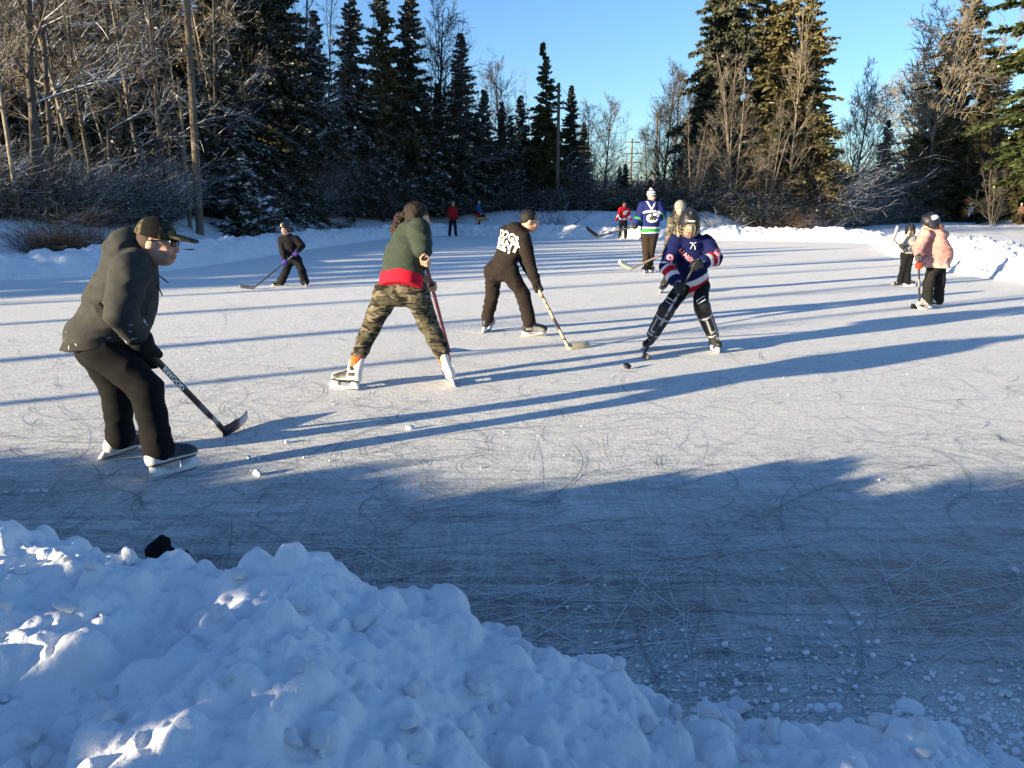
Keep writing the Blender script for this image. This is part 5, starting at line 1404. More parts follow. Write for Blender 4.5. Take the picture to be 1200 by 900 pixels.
# puck
g = G(735, 432)
ax = nrm((.30, -.35, .9)); x = nrm(np.cross(ax, (0, 1, 0))); y = np.cross(ax, x)
mb = MB(); prof = [(0, -.0127), (.034, -.0127), (.038, -.0095), (.038, .0095), (.034, .0127), (0, .0127)]
n = 28; V = []; ctr = g + A3((0, 0, .0127 * .9 + .038 * math.sqrt(1 - .9 ** 2) * .93))
for rr, z in prof[1:-1]:
    for i in range(n): V.append(ctr + ax * z + rr * (math.cos(i * 2 * math.pi / n) * x + math.sin(i * 2 * math.pi / n) * y))
F = [[j * n + i, j * n + (i + 1) % n, (j + 1) * n + (i + 1) % n, (j + 1) * n + i] for j in range(3) for i in range(n)] + [list(range(n))[::-1], list(range(3 * n, 4 * n))]
o = mb.add(V, F).solo("hockey_puck", M['rubber'], g); tag(o, "black hockey puck on the ice in front of the blue jerseyed child", "puck")

# crumpled black glove by the mound
g = G(192, 664); k = 1.0
def q(a, b, c_): return g + A3((a, b, c_))
o = U(EL(q(-.025, .02, .05), (.055, .05, .045)), EL(q(.03, .0, .035), (.055, .05, .032)), EL(q(.0, -.03, .03), (.05, .04, .03)), RC(q(-.05, .03, .05), q(-.02, .05, .09), .035, .03), RC(q(.03, .0, .04), q(.085, -.01, .03), .026, .022),
      RC(q(.02, .03, .04), q(.075, .04, .035), .024, .02), RC(q(.0, -.04, .03), q(.06, -.05, .022), .022, .02), k=.012)
def cf(V):
    C = np.tile(A3((.008, .008, .01)), (len(V), 1)); n = noise3(V, 70, 3); L = V - g
    C[(n > .70) & (L[:, 2] < .055) & (L[:, 1] < .02)] = (.7, .72, .75); return C
V, Q = polygonise(o, .0045); V = fold_disp(V, Q, .012, 28, 4)
tag(solo("glove", V, [Q], M['cloth'], g, cf(V)), "crumpled black glove dusted with snow lying behind the foreground snow mound", "glove")
# dark stick on the far snow, small dark cone on the ice
a, b = P(574, 266, 45.4), P(581, 265.6, 45.4); a[2] = b[2] = gz(-1.1, 45.4) + .2
tag(MB().tube([a, (a + b) / 2 + A3((0, 0, .02)), b], [.025, .03, .02], 6).solo("fallen_branch", M['bark_dark'], a, True), "short dark branch lying on snow beside the tan dog", "branch")
g = G(771.5, 279.5)
V, Q = polygonise(U(RC(g + A3((-.10, 0, .06)), g + A3((.12, 0, .055)), .10, .09), RC(g + A3((.06, 0, .1)), g + A3((.12, .02, .28)), .10, .05), k=.06), .02)
tag(solo("bag", V, [Q], M['cloth'], g, np.tile(A3((.012, .012, .014)), (len(V), 1))), "small black bag lying on the ice behind the tall man in blue", "bag")
g = G(727, 279)
V, Q = polygonise(U(EL(g + A3((0, .25, .10)), (.16, .12, .13)), RC(g + A3((0, .25, .12)), g + A3((.05, .25, .3)), .1, .05), k=.05), .02)
tag(solo("bag", V, [Q], M['cloth'], g, np.tile(A3((.014, .014, .016)), (len(V), 1))), "dark bundle on the ice behind the legs of the red jerseyed skater", "bag")
# ================================================================== TREES, SHRUBS, POLES
def tree_root(name, cat): 
    o = bpy.data.objects.new(name, None); o.empty_display_size = .5; COL.objects.link(o); o["category"] = cat; return o

def conifer(name, H, Rb, seed, needle, snow=0.0, base=.06, droop=.35, nb=150, dens=1.0, gap=0.0, bark='bark_dark', sl=.42, power=.85, cat="conifer"):
    rg = np.random.default_rng(seed); root = tree_root(name, cat)
    mb = MB(); zz = np.linspace(0, 1, 9); wob = np.cumsum(rg.normal(0, .006 * H, (9, 2)), 0)
    tr = np.stack([wob[:, 0] * zz, wob[:, 1] * zz, zz * H - .5 * (zz == 0)], -1)
    mb.tube(tr, (.022 * H) * (1 - zz) ** .8 + .012, 8); link("trunk", raw_mesh("trunk", np.concatenate(mb.V), mb.F), M[bark], root)
    Q = []; SN = []; BR = []
    for b in range(nb):
        f = base + (1 - base) * (b + rg.random()) / nb; f = min(f, .99)
        if gap and rg.random() < gap: continue
        z = f * H; az = rg.random() * 6.283; L = Rb * (1 - f) ** power * rg.uniform(.50, 1.25) * (.72 + .56 * noise3(np.array([[math.cos(az) * 1.1, math.sin(az) * 1.1, f * 5.5]]), 1.0, seed + 50)[0]) + .12
        if f < base + .12: L *= rg.uniform(.5, 1)
        x0 = np.interp(f, zz, tr[:, 0]); y0 = np.interp(f, zz, tr[:, 1])
        m = max(4, int(L / .16)); s = np.linspace(0, 1, m)
        up0 = rg.uniform(.1, .35) * (.4 + f); rz = L * (up0 * s - droop * s * s * (1.15 - .7 * f)) + L * .10 * s ** 4
        d = np.array([math.cos(az), math.sin(az)]); pts = np.stack([x0 + d[0] * L * s, y0 + d[1] * L * s, z + rz], -1)
        BR.append(np.concatenate([pts[:-1], pts[1:], np.full((m - 1, 1), .012 + .006 * L) * (1 - s[:-1, None]) + .004, np.full((m - 1, 1), .012 + .006 * L) * (1 - s[1:, None]) + .004], 1))
        k = int(m * 12 * dens); t = rg.random(k) ** .75 * .97 + .03
        p = np.stack([np.interp(t, s, pts[:, j]) for j in range(3)], -1)
        side = np.where(rg.random(k) < .5, 1, -1); ang = az + side * rg.uniform(.15, 1.25, k)
        ln = sl * 1.25 * rg.uniform(.55, 1.25, k) * (.45 + .75 * (1 - t)) * (.55 + .45 * (1 - f)) * (L / Rb * .4 + .7)
        dirv = np.stack([np.cos(ang), np.sin(ang), rg.normal(-.30, .38, k)], -1); dirv /= np.linalg.norm(dirv, axis=1, keepdims=True)
        w = np.cross(dirv, rg.normal(0, .45, (k, 3)) + np.array([0, 0, 1.0])); w /= np.linalg.norm(w, axis=1, keepdims=True); w *= (ln * rg.uniform(.20, .36, k))[:, None]
        a = p; c = p + dirv * ln[:, None]; mdl = p + dirv * (ln * .45)[:, None]; mdl[:, 2] += .02
        Q.append(np.stack([a, mdl + w, c, mdl - w], 1))
        if snow > 0:
            q = rg.random(k) < snow * np.clip(.35 + noise3(np.array([[x0 + d[0] * L * .7, y0 + d[1] * L * .7, z]]) + seed, .55, seed)[0] * 1.5, .3, 1.4)
            if q.any():
                u = np.array([0, 0, .035]); sc = rg.uniform(.5, .95, q.sum())[:, None]
                SN.append(np.stack([a[q] + u, mdl[q] + w[q] * sc + u * .7, mdl[q] + dirv[q] * (ln[q] * .45)[:, None] * sc + u, mdl[q] - w[q] * sc + u * .7], 1))
    def cards(n, A, mat):
        A = np.concatenate(A); V = A.reshape(-1, 3); F = np.arange(len(V)).reshape(-1, 4); return link(n, raw_mesh(n, V, [F], None, False), mat, root)
    V, F = prisms(np.concatenate(BR), 3); link("branches", raw_mesh("branches", V, [F], None, False), M[bark], root)
    cards("crown", Q, M[needle])
    if SN: cards("snow", SN, M['snow_card'])["kind"] = "stuff"
    return root

def bare_tree(name, H, seed, bark, spread=.5, forks=3, r0=.12, limbs=14, first=.35, stems=1, fan=.0, levels=4, up=.35, kink=.10, twig=1.0, cat="bare tree", tm=.0045):
    rg = np.random.default_rng(seed); root = tree_root(name, cat); TR = []; BR = []
    def run(p, d, L, r, lv, out, rend=.35):
        m = max(3, int(L / (.55 if lv < 2 else .38))); st = L / m; q = p.copy(); pts = [q.copy()]; rs = [r]
        for i in range(m):
            d = nrm(d + rg.normal(0, kink if lv else .018, 3) + np.array([0, 0, up * .12 * (lv > 0)])); q = q + d * st; pts.append(q.copy()); rs.append(r * (1 - (1 - rend) * (i + 1) / m))
        for i in range(m): out.append([*pts[i], *pts[i + 1], rs[i], rs[i + 1]])
        return pts, rs, d
    def grow(p, d, L, r, lv):
        pts, rs, dd = run(p, d, L, r, lv, BR, .3)
        if lv >= levels: return
        n = forks + (1 if rg.random() < .5 else 0) + (2 if lv >= levels - 2 else 0)
        n = int(n * (twig if lv >= levels - 2 else 1) + .5)
        for i in range(n):
            t = rg.uniform(.25, 1.0); j = min(len(pts) - 1, int(t * (len(pts) - 1) + .5)); base = pts[j]
            ax = rg.normal(0, 1, 3); ax = nrm(ax - dd * (ax @ dd)); a = rg.uniform(.35, .95)
            grow(base, nrm(dd * math.cos(a) + ax * math.sin(a)), L * rg.uniform(.38, .66), max(rs[j] * .62, tm), lv + 1)
    for sidx in range(stems):
        a = rg.random() * 6.28; tilt = fan * rg.uniform(.3, 1) if stems > 1 else rg.normal(0, .02)
        d = nrm((math.cos(a) * tilt, math.sin(a) * tilt, 1)); h = H * (rg.uniform(.7, 1) if stems > 1 else 1)
        pts, rs, dd = run(np.array([math.cos(a) * .1 * (stems > 1), math.sin(a) * .1 * (stems > 1), -.4]), d, h, r0 * (rg.uniform(.6, 1) if stems > 1 else 1), 0, TR, .14)
        nl = limbs if stems == 1 else max(4, limbs // stems)
        for i in range(nl):
            t = first + (1 - first) * (i + rg.random()) / nl; j = min(len(pts) - 1, int(t * (len(pts) - 1)))
            az = rg.random() * 6.283; el = rg.uniform(.35, .85) + .35 * t
            dirv = nrm((math.cos(az) * math.cos(el), math.sin(az) * math.cos(el), math.sin(el)))
            grow(pts[j], dirv, H * spread * (1.05 - .75 * t) * rg.uniform(.55, 1.1), max(rs[j] * .5, .008), 2 if levels > 2 else 1)
    V, F = prisms(TR, 7); link("trunk", raw_mesh("trunk", V, [F]), M[bark], root)
    BR = np.array(BR); big = BR[:, 6] > .02
    Vs = []; Fs = []; off = 0
    for sel, n in ((big, 5), (~big, 3)):
        if sel.any():
            V, F = prisms(BR[sel], n); Vs.append(V); Fs.append(F + off); off += len(V)
    link("crown", raw_mesh("crown", np.concatenate(Vs), [np.concatenate(Fs)], None, False), M[bark], root)
    return root

def shrub(name, seed, Rr, H, n, stem, snow, leaf=None, arch=.6, cat="shrub", up=.5, nl=0):
    rg = np.random.default_rng(seed); root = tree_root(name, cat); S = []; SN = []; LV = []
    for i in range(n):
        a = rg.random() * 6.283; r = Rr * math.sqrt(rg.random()) * .75; p = np.array([r * math.cos(a), r * math.sin(a), -.1]); az = rg.random() * 6.283
        L = H * rg.uniform(.6, 1.35); d = nrm((math.cos(az) * arch, math.sin(az) * arch, up + rg.random())); m = 7; w = .004 + .009 * rg.random()
        for j in range(m):
            q = p + d * L / m; S.append([*p, *q, w * (1 - j / m) + .002, w * (1 - (j + 1) / m) + .002])
            if j > 1 and rg.random() < .8:
                e = nrm(d + rg.normal(0, .7, 3)); l2 = L * rg.uniform(.10, .3); S.append([*q, *(q + e * l2), w * .5 + .001, .002])
                e2 = nrm(e + rg.normal(0, .6, 3)); q2 = q + e * l2; S.append([*q2, *(q2 + e2 * l2 * .7), .003, .0015])
                if leaf and rg.random() < nl:
                    for _ in range(3):
                        c = q + e * l2 * rg.random(); x = rg.normal(0, 1, 3); x = nrm(x) * .05 * rg.uniform(.6, 1.4); y = nrm(np.cross(x, rg.normal(0, 1, 3))) * .035; LV.append([c - x, c - y, c + x, c + y])
            if snow and j > 0 and rg.random() < snow:
                c = (p + q) / 2 + (0, 0, .015); x = nrm((q - p) * (1, 1, .5)) * rg.uniform(.02, .07); y = nrm(np.cross(x, (0, 0, 1)) + 1e-6) * rg.uniform(.012, .032); SN.append([c - x, c - y, c + x, c + y])
            p = q; d = nrm(d + rg.normal(0, .16, 3) + np.array([0, 0, -arch * .34 * j / m]))
    V, F = prisms(S, 3); link("stems", raw_mesh("stems", V, [F], None, False), M[stem], root)
    for nm, A, mt in (("snow", SN, M['snow_card']), ("leaves", LV, M[leaf] if leaf else None)):
        if A: A = np.array(A); V = A.reshape(-1, 3); lo_ = link(nm, raw_mesh(nm, V, [np.arange(len(V)).reshape(-1, 4)], None, False), mt, root); lo_["kind"] = "stuff"
    return root

PROTO = {}
HID = []
def use(proto, name, x, y, z, s, rz, label, group=None, sxy=None, lean=(0, 0)):
    src, used = PROTO[proto]
    o = src if not used else dup(src)
    PROTO[proto][1] = True
    o.name = name
    sx = s * (sxy or 1); o.location = (x, y, z); o.scale = (sx, sx, s); o.rotation_euler = (lean[0], lean[1], rz)
    for k in ("label", "group"):
        if k in o: del o[k]
    tag(o, label, None, group); return o
def reg(k, o): PROTO[k] = [o, False]

reg('firA', conifer("fir_tree", 10, 2.3, 1, 'needle_dark', .0, .03, .42, 280, 1.0))
reg('firS', conifer("fir_tree", 10, 2.7, 2, 'needle_dark', .50, .02, .55, 270, 1.0, .10))
reg('firT', conifer("fir_tree", 10, 2.6, 3, 'needle_dark', .20, .03, .40, 260, 1.0, .06))
reg('firO', conifer("fir_tree", 10, 2.5, 4, 'needle_olive', .02, .04, .45, 230, 1.0, .10, sl=.46))
reg('cedO', conifer("cedar_tree", 10, 2.1, 5, 'needle_rust', .02, .03, .50, 240, 1.0, .12, sl=.44, power=.55))
reg('thinO', conifer("fir_tree", 10, 2.5, 44, 'needle_olive', .02, .04, .45, 200, .8, .34, sl=.42))
reg('bigO', conifer("fir_tree", 24, 5.2, 6, 'needle_green', .01, .13, .38, 250, 1.1, .12, sl=.60, power=.45))
reg('wall', conifer("fir_tree", 18, 4.0, 8, 'needle_dark', .22, .04, .50, 300, .9, .20, sl=.62, power=.55))
reg('giant', conifer("fir_tree", 18, 4.0, 9, 'needle_dark', .015, .04, .45, 330, 1.0, .10, sl=.62, power=.55))
reg('young', conifer("young_fir", 2.4, 1.1, 7, 'needle_dark', 1.3, .03, .25, 90, 1.2, .0, sl=.36))
reg('aldA', bare_tree("alder_tree", 15, 11, 'bark_snow', .15, 3, .080, 30, .22, levels=4, tm=.006, kink=.13))
reg('aldB', bare_tree("alder_tree", 15, 12, 'bark_snow', .14, 3, .055, 26, .20, levels=4, tm=.006, kink=.13))
reg('aldC', bare_tree("alder_tree", 15, 13, 'bark_pale', .17, 3, .065, 28, .22, levels=4, tm=.006, kink=.13))
reg('bareA', bare_tree("bare_tree", 10, 14, 'bark_dark', .36, 3, .13, 34, .18, levels=4, twig=1.3, tm=.012))
reg('bareB', bare_tree("bare_tree", 10, 15, 'bark_pale', .30, 3, .10, 40, .12, stems=5, fan=.26, levels=4, twig=1.2, tm=.012))
reg('bareC', bare_tree("bare_tree", 10, 16, 'bark_pale', .30, 3, .13, 26, .25, levels=4, tm=.012))
reg('maple', bare_tree("maple_tree", 10, 17, 'bark_pale', .62, 3, .19, 34, .25, levels=5, kink=.13, tm=.017))
reg('arch', bare_tree("arching_shrub", 2.6, 31, 'bark_snow', .42, 2, .05, 30, .2, stems=8, fan=1.7, levels=4, kink=.17, cat="shrub", tm=.006))
reg('thin', bare_tree("slender_tree", 8, 18, 'bark_dark', .16, 2, .10, 10, .45, levels=3))
reg('brA', shrub("bramble_shrub", 21, 1.5, 1.5, 150, 'bark_twig', .40, 'needle_dark', .8, nl=.5))
reg('brB', shrub("bramble_shrub", 22, 1.3, 1.3, 150, 'bark_twig', .55, 'leaf_hedge', .9, nl=.35))
reg('brC', shrub("thicket_shrub", 23, 1.4, 2.6, 150, 'bark_brown', 0, None, .30, up=.9))
reg('brD', shrub("thicket_shrub", 24, 1.3, 2.4, 150, 'bark_snow', .30, None, .45, up=.7))
reg('grs', shrub("dry_grass_clump", 25, .7, .75, 170, 'bark_brown', 0, None, .55, up=.6, cat="dry grass"))

def at(px_, D):                                                # ground point under photo column px_ at distance D
    k = (px_ - 600) / 922.0
    if px_ < 640 and not (215 < px_ < 236):
        ds = np.arange(16, 56, .25); b = sdist(ds * k, ds, BANKP); ok = ds[b > 1.6]
        if len(ok): D = max(D, float(ok[0]) + (D % 1.7))
    x = k * D; return x, D, gz(x, D) - .05

# ---- left woods: bare alders in front, dark firs behind
GA = "bare alders of the left woods"; GF = "dark firs behind the left woods"
LA = "slender bare snow dusted alder among the dense woods on the left"; LF = "dark evergreen standing deep in the woods on the left"
spots = [(-40, 23), (-12, 22), (12, 24), (22, 22.5), (40, 26), (62, 23), (84, 27), (118, 24), (140, 29), (160, 25), (188, 27), (204, 31), (252, 27), (268, 30), (300, 28), (322, 31), (338, 30), (360, 34), (386, 33), (440, 37), (505, 44), (520, 47), (-70, 25), (-100, 22), (150, 33), (95, 33), (30, 34), (230, 35), (4, 27), (50, 29), (73, 28), (108, 31), (130, 27), (172, 30), (196, 29), (262, 36), (284, 38), (316, 37), (348, 38), (372, 40), (400, 42), (20, 31), (120, 34)]
for i, (a, D) in enumerate(spots):
    x, y, z = at(a, D); use(['aldA', 'aldB', 'aldA', 'aldC', 'aldB'][i % 5], "alder_tree", x, y, z, R.uniform(.8, 1.25), R.uniform(0, 6.28), LA, GA, lean=(R.gauss(0, .025), R.gauss(.02, .035)))
x, y, z = at(55, 22.4); use('aldA', "alder_tree", x, y, z, 1.15, 2.0, "thickest dark straight alder trunk left of the woods, rising from the bank", None, 1.55)
x, y, z = at(106, 24.0); use('aldC', "alder_tree", x, y, z, 1.0, 1.0, "pale sunlit alder with a curved trunk in the left woods", None, 1.15, (0, -.07))
fs = [(-60, 36), (-20, 40), (15, 37), (48, 41), (80, 38), (112, 42), (146, 39), (178, 43), (205, 39), (240, 42), (270, 40), (300, 43), (332, 41), (356, 47), (128, 48), (60, 50), (0, 50), (216, 50), (290, 52), (340, 54), (-110, 38), (-150, 34)]
for i, (a, D) in enumerate(fs):
    if i in (3, 9, 13, 17): continue
    x, y, z = at(a, D); use(('wall', 'firS', 'cedO', 'wall')[i % 4], "fir_tree", x, y, z, R.uniform(.72, 1.0) if i % 4 in (0, 3) else R.uniform(1.3, 1.6), R.uniform(0, 6.28), LF, GF)
for a, D, s in ((30, 30, .75), (85, 31, .8), (135, 31, .7), (190, 33, .8), (240, 32, .62), (275, 33, .85), (325, 36, .8), (0, 29, .7), (310, 30, .62)):
    x, y, z = at(a, D); use('firS' if R.random() < .5 else 'firT', "fir_tree", x, y, z, s, R.uniform(0, 6.28), "smaller understory evergreen between the alder trunks on the left", "understory evergreens on the left")
x, y = (287 - 600) / 922 * 32.6, 32.6; z = gz(x, y) - .1; use('young', "young_fir", x, y, z, 1.32, 1.0, "small young fir heavily laden with snow right of the near utility pole", None, 1.0)
x, y, z = at(415, 37); use('firS', "fir_tree", x, y, z, 1.22, .6, "tall snow laden fir with drooping boughs left of centre", None, 1.0)
x, y, z = at(482, 43); use('firT', "fir_tree", x, y, z, 1.32, 2.2, "tall narrow fir right of the snow laden fir, its top cut off by the photo", None, .95)
x, y, z = at(455, 47); use('cedO', "cedar_tree", x, y, z, 1.25, .2, "sunlit brownish evergreen between the two tall firs left of centre", None, .9)
x, y, z = at(380, 42); use('firT', "fir_tree", x, y, z, 1.1, 4.2, "dark fir left of the snow laden fir with its top below the photo edge", None, .9)
x, y, z = at(541, 47); use('firT', "fir_tree", x, y, z, 1.10, 3.3, "pointed dark fir standing alone against the sky above the woman's head", None, .88)
for i, (a, D, s) in enumerate(((515, 50, .80), (566, 54, .78), (588, 56, .72), (612, 58, .78), (560, 49, .62), (600, 52, .60), (440, 41, .62), (500, 46, .75), (628, 56, .62))):
    x, y, z = at(a, D); use('firT' if i % 2 else 'firA', "fir_tree", x, y, z, s, R.uniform(0, 6.28), "dark fir in the shaded middle of the tree line", "firs in the middle tree line")
for i, (a, D, s) in enumerate(((510, 52, 1.28), (572, 55, 1.05), (590, 57, 1.0), (604, 58, .95), (690, 74, .9), (622, 60, 1.0), (530, 50, .8), (550, 52, .85))):
    x, y, z = at(a, D); use(['bareA', 'aldB'][i % 2], "bare_tree", x, y, z, s * (1 if i % 2 == 0 else .68), R.uniform(0, 6.28), "thin leafless tree in the shaded middle of the tree line", "leafless trees in the middle tree line")
x, y, z = at(641, 56); use('firO', "fir_tree", x, y, z, 1.10, 1.1, "fir with a sunlit ragged top just left of the second utility pole", None, .78)
x, y, z = at(668, 60); use('firA', "fir_tree", x, y, z, .86, 2.0, "dark fir just right of the second utility pole", None, .85)
x, y, z = at(682, 63); use('firA', "fir_tree", x, y, z, .62, 5.0, "low dark fir at the left edge of the sky gap", None, .95)
x, y, z = at(708, 72); use('bareA', "bare_tree", x, y, z, .92, .5, "round crowned leafless tree alone in the sky gap", None, 1.0)
x, y, z = at(725, 70); use('firA', "fir_tree", x, y, z, .32, .5, "little dark fir at the foot of the sky gap", None, 1.2)
# ---- right of the gap
for i, (a, D, s) in enumerate(((776, 70, 1.18), (788, 68, 1.12), (770, 76, .95), (798, 66, .9), (757, 84, .8))):
    x, y, z = at(a, D); use('bareA', "bare_tree", x, y, z, s, R.uniform(0, 6.28), "tall leafless tree left of the giant dark fir", "leafless trees beside the giant fir", .85)
x, y, z = at(838, 64); use('giant', "fir_tree", x, y, z, 1.40, .4, "giant dark fir reaching past the top of the photo right of the sky gap", None, .66)
x, y, z = at(858, 52); use('bareB', "bare_tree", x, y, z, 1.12, .3, "pale many stemmed leafless tree fanning out in front of the giant fir", None, .85)
x, y, z = at(812, 50); use('bareB', "bare_tree", x, y, z, .62, 2.3, "low pale leafless tree at the foot of the giant fir", None, .9)
x, y, z = at(905, 57); use('cedO', "cedar_tree", x, y, z, 1.68, .9, "tall olive brown evergreen right of the giant fir", None, 1.1)
x, y, z = at(935, 56.5); use('cedO', "cedar_tree", x, y, z, 1.56, 3.9, "sunlit brown evergreen with a ragged right edge against the sky", None, 1.0)
x, y, z = at(884, 68); use('cedO', "cedar_tree", x, y, z, 1.75, 5.2, "brownish evergreen half hidden right behind the giant fir", None, 1.0)
x, y, z = at(952, 66); use('cedO', "cedar_tree", x, y, z, .95, 1.2, "lower brown evergreen left of the broken snags", None, 1.2)
x, y, z = at(822, 66); use('firA', "fir_tree", x, y, z, 1.25, 1.2, "dark fir close on the left of the giant fir", None, 1.0)
x, y, z = at(882, 66); use('firO', "fir_tree", x, y, z, 1.1, 2.9, "olive fir tucked between the giant fir and the brown evergreens", None, .9)
x, y, z = at(922, 54); use('bareC', "bare_tree", x, y, z, 1.45, 1.9, "pale trunked leafless tree in front of the brown evergreens", None, .62)
x, y, z = at(893, 52); use('bareB', "bare_tree", x, y, z, .75, 4.4, "bushy leafless tree below the brown evergreens", None, .9)
x, y, z = at(963, 70); use('firA', "fir_tree", x, y, z, .55, 4.4, "short dark fir left of the broken snags", None, .9)
x, y, z = at(993, 74); use('maple', "bare_tree", x, y, z, 1.22, .4, "leaning leafless tree with an arching crown right of the broken snags", None, .72, (0, .10))
x, y, z = at(1030, 76); use('firT', "fir_tree", x, y, z, .95, .4, "neat pointed dark fir by itself under the leafless crowns", None, .95)
x, y, z = at(1090, 78); use('maple', "maple_tree", x, y, z, 1.95, 2.4, "broad spreading leafless maple on the right", None, .95)
x, y, z = at(1072, 82); use('maple', "maple_tree", x, y, z, 1.35, 5.1, "leafless maple behind the broad maple on the right", None, .9)
x, y, z = at(1112, 80); use('thinO', "fir_tree", x, y, z, 2.40, 1.4, "tall olive fir rising behind the broad maple", None, 1.15)
x, y, z = at(1084, 84); use('thinO', "fir_tree", x, y, z, 1.75, 4.4, "olive fir behind the left half of the broad maple", None, 1.2)
x, y, z = at(1140, 82); use('cedO', "cedar_tree", x, y, z, 1.6, 2.4, "brown evergreen between the broad maple and the near olive fir", None, 1.2)
x, y, z = at(1095, 76); use('cedO', "cedar_tree", x, y, z, .98, 1.0, "lower sunlit evergreen at the foot of the broad maple", None, 1.1)
x, y, z = at(1128, 75); use('thinO', "fir_tree", x, y, z, 1.05, 3.0, "olive fir right of the broad maple", None, 1.0)
x, y, z = at(1062, 74); use('cedO', "cedar_tree", x, y, z, .8, 2.0, "brown evergreen left of the broad maple", None, 1.0)
x, y, z = at(1232, 43); use('bigO', "fir_tree", x, y, z, 1.0, 2.1, "near olive fir with long boughs reaching in from the right edge", None, 1.0)
x, y, z = at(1290, 52); use('bigO', "fir_tree", x, y, z, .9, 4.1, "second olive fir beyond the right edge of the photo", None, 1.0)
x, y, z = at(1152, 72); use('bareA', "bare_tree", x, y, z, 1.35, 2.1, "dark trunked tree left of the near olive fir", None, .6)
x, y, z = at(1165, 58); use('bareB', "bare_tree", x, y, z, .52, .9, "small leafless many stemmed tree near the right edge", None, 1.0)
x, y, z = at(1190, 66); use('firO', "fir_tree", x, y, z, .95, .7, "olive fir behind the small leafless tree at the right edge", None, 1.1)
for a, D, hh, ln, lab in ((966, 68, 6.6, .10, "taller broken snag leaning right beside the brown evergreens"), (984, 69, 6.3, .14, "second broken snag, leaning, right of the taller snag"), (987, 73, 5.0, .0, "shortest straight snag between the leaning snags")):
    x, y, z = at(a, D); mb = MB(); s_ = np.linspace(0, 1, 7)
    mb.tube(np.stack([x + ln * hh * s_ * 1.2 * 0 + ln * hh * s_, np.full(7, y), z - .3 + hh * s_], -1), .17 - .10 * s_, 7)
    t = tree_root("dead_snag", "dead tree"); t.location = (x, y, z); tag(t, lab)
    part("trunk", np.concatenate(mb.V), mb.F, M['bark_dark'], t)
    m2 = MB()
    for q in (.45, .62, .8): m2.tube([(x + ln * hh * q, y, z - .3 + hh * q), (x + ln * hh * q + R.choice((-1, 1)) * .35, y - .1, z + hh * q + .2)], [.04, .015], 5)
    part("branch_stub", np.concatenate(m2.V), m2.F, M['bark_dark'], t)

# ---- shrub belt along the bank
def belt(n, a0, a1, d0, d1, kinds, label, group, s0=.7, s1=1.3, name="bramble_shrub"):
    for i in range(n):
        a = a0 + (a1 - a0) * (i + R.random()) / n; D = R.uniform(d0, d1) if not callable(d0) else d0(a) + R.uniform(0, d1)
        x, y, z = at(a, D); s = R.uniform(s0, s1)
        if abs(x / y * 922 + 600 - 228) < 34 and y < 32.5: continue
        if abs(x / y * 922 + 600 - 287) < 36 and y < 34.5: continue
        use(R.choice(kinds), name, x, y, z, s, R.uniform(0, 6.28), label, group, R.uniform(1.0, 1.35))
bl = lambda off: (lambda a: float(np.interp((a), [-100, 0, 150, 260, 330, 380, 440, 500, 560, 640, 760, 860, 930, 1000, 1060, 1200], [20.5, 20.8, 21.2, 22.5, 30, 38, 45, 49, 50, 49, 47, 45, 46, 60, 74, 80])) + off)
LBR = "tangled snow dusted bramble on the bank below the trees"; GBR = "brambles along the far bank"
belt(28, -60, 300, bl(.6), 3.0, ['brA', 'brB', 'brA', 'brD'], LBR, GBR, .55, .95)
belt(14, 330, 470, bl(2.0), 5, ['brA', 'brB', 'brD'], LBR, GBR, .8, 1.2)
belt(12, 320, 440, bl(1.0), 3.5, ['brC', 'brD'], "brown leafless thicket on the bank below the snow laden fir", "brown thickets below the snow laden fir", .9, 1.3, "thicket_shrub")
belt(44, 440, 930, bl(1.2), 4.5, ['brA', 'brB', 'brB', 'brA'], LBR, GBR, .8, 1.25)
belt(16, 450, 930, bl(5), 7, ['brA', 'brD', 'brA'], LBR, GBR, 1.1, 1.6)
belt(20, 440, 1190, bl(2.5), 6, ['firA', 'firT', 'firO'], "small dark evergreen among the brambles of the far bank", "small evergreens along the far bank", .16, .34, "small_fir")
belt(9, 60, 400, bl(2.5), 5, ['firA', 'firT', 'firS'], "small dark evergreen in the undergrowth of the left woods", "small evergreens in the left woods", .20, .36, "small_fir")
belt(16, 740, 960, bl(3), 7, ['brC', 'brA', 'brA'], "brown leafless thicket right of the sky gap", "brown thickets right of the sky gap", .45, .72, "thicket_shrub")
belt(26, 930, 1210, bl(1.0), 6, ['brA', 'brB', 'brA'], LBR, GBR, 1.1, 1.7)
belt(22, 940, 1220, bl(3), 8, ['brC', 'brA', 'brD'], "shaded thicket along the far right bank", "thickets along the far right bank", 1.5, 2.3, "thicket_shrub")
belt(20, -40, 330, bl(2.4), 5, ['brD', 'brD', 'brA'], "leafless understory thicket among the left alder trunks", "thickets among the left alders", .5, .95, "thicket_shrub")
belt(16, 100, 300, bl(-.7), 1.0, ['grs'], "clump of dry grass at the top of the snowy left bank", "dry grass on the left bank", .6, 1.1, "dry_grass_clump")
belt(12, 930, 1200, bl(-1.5), 2.0, ['grs'], "clump of dry grass at the edge of the far right snow field", "dry grass on the far right bank", 1.2, 2.2, "dry_grass_clump")
for a, yy, D, s, lab in ((72, 0, 19.6, .75, "biggest brown grassy bush hanging over the snow on the left bank"), (45, 0, 19.9, .6, "smaller brown grassy bush left of the biggest bush on the bank")):
    x, y = (a - 600) / 922 * 20.6, 20.6; z = gz(x, y) - .1; use('brC' if s > .7 else 'brD', "bank_bush", x, y, z, s * .62, 1.0 + s, lab, None, 1.8)
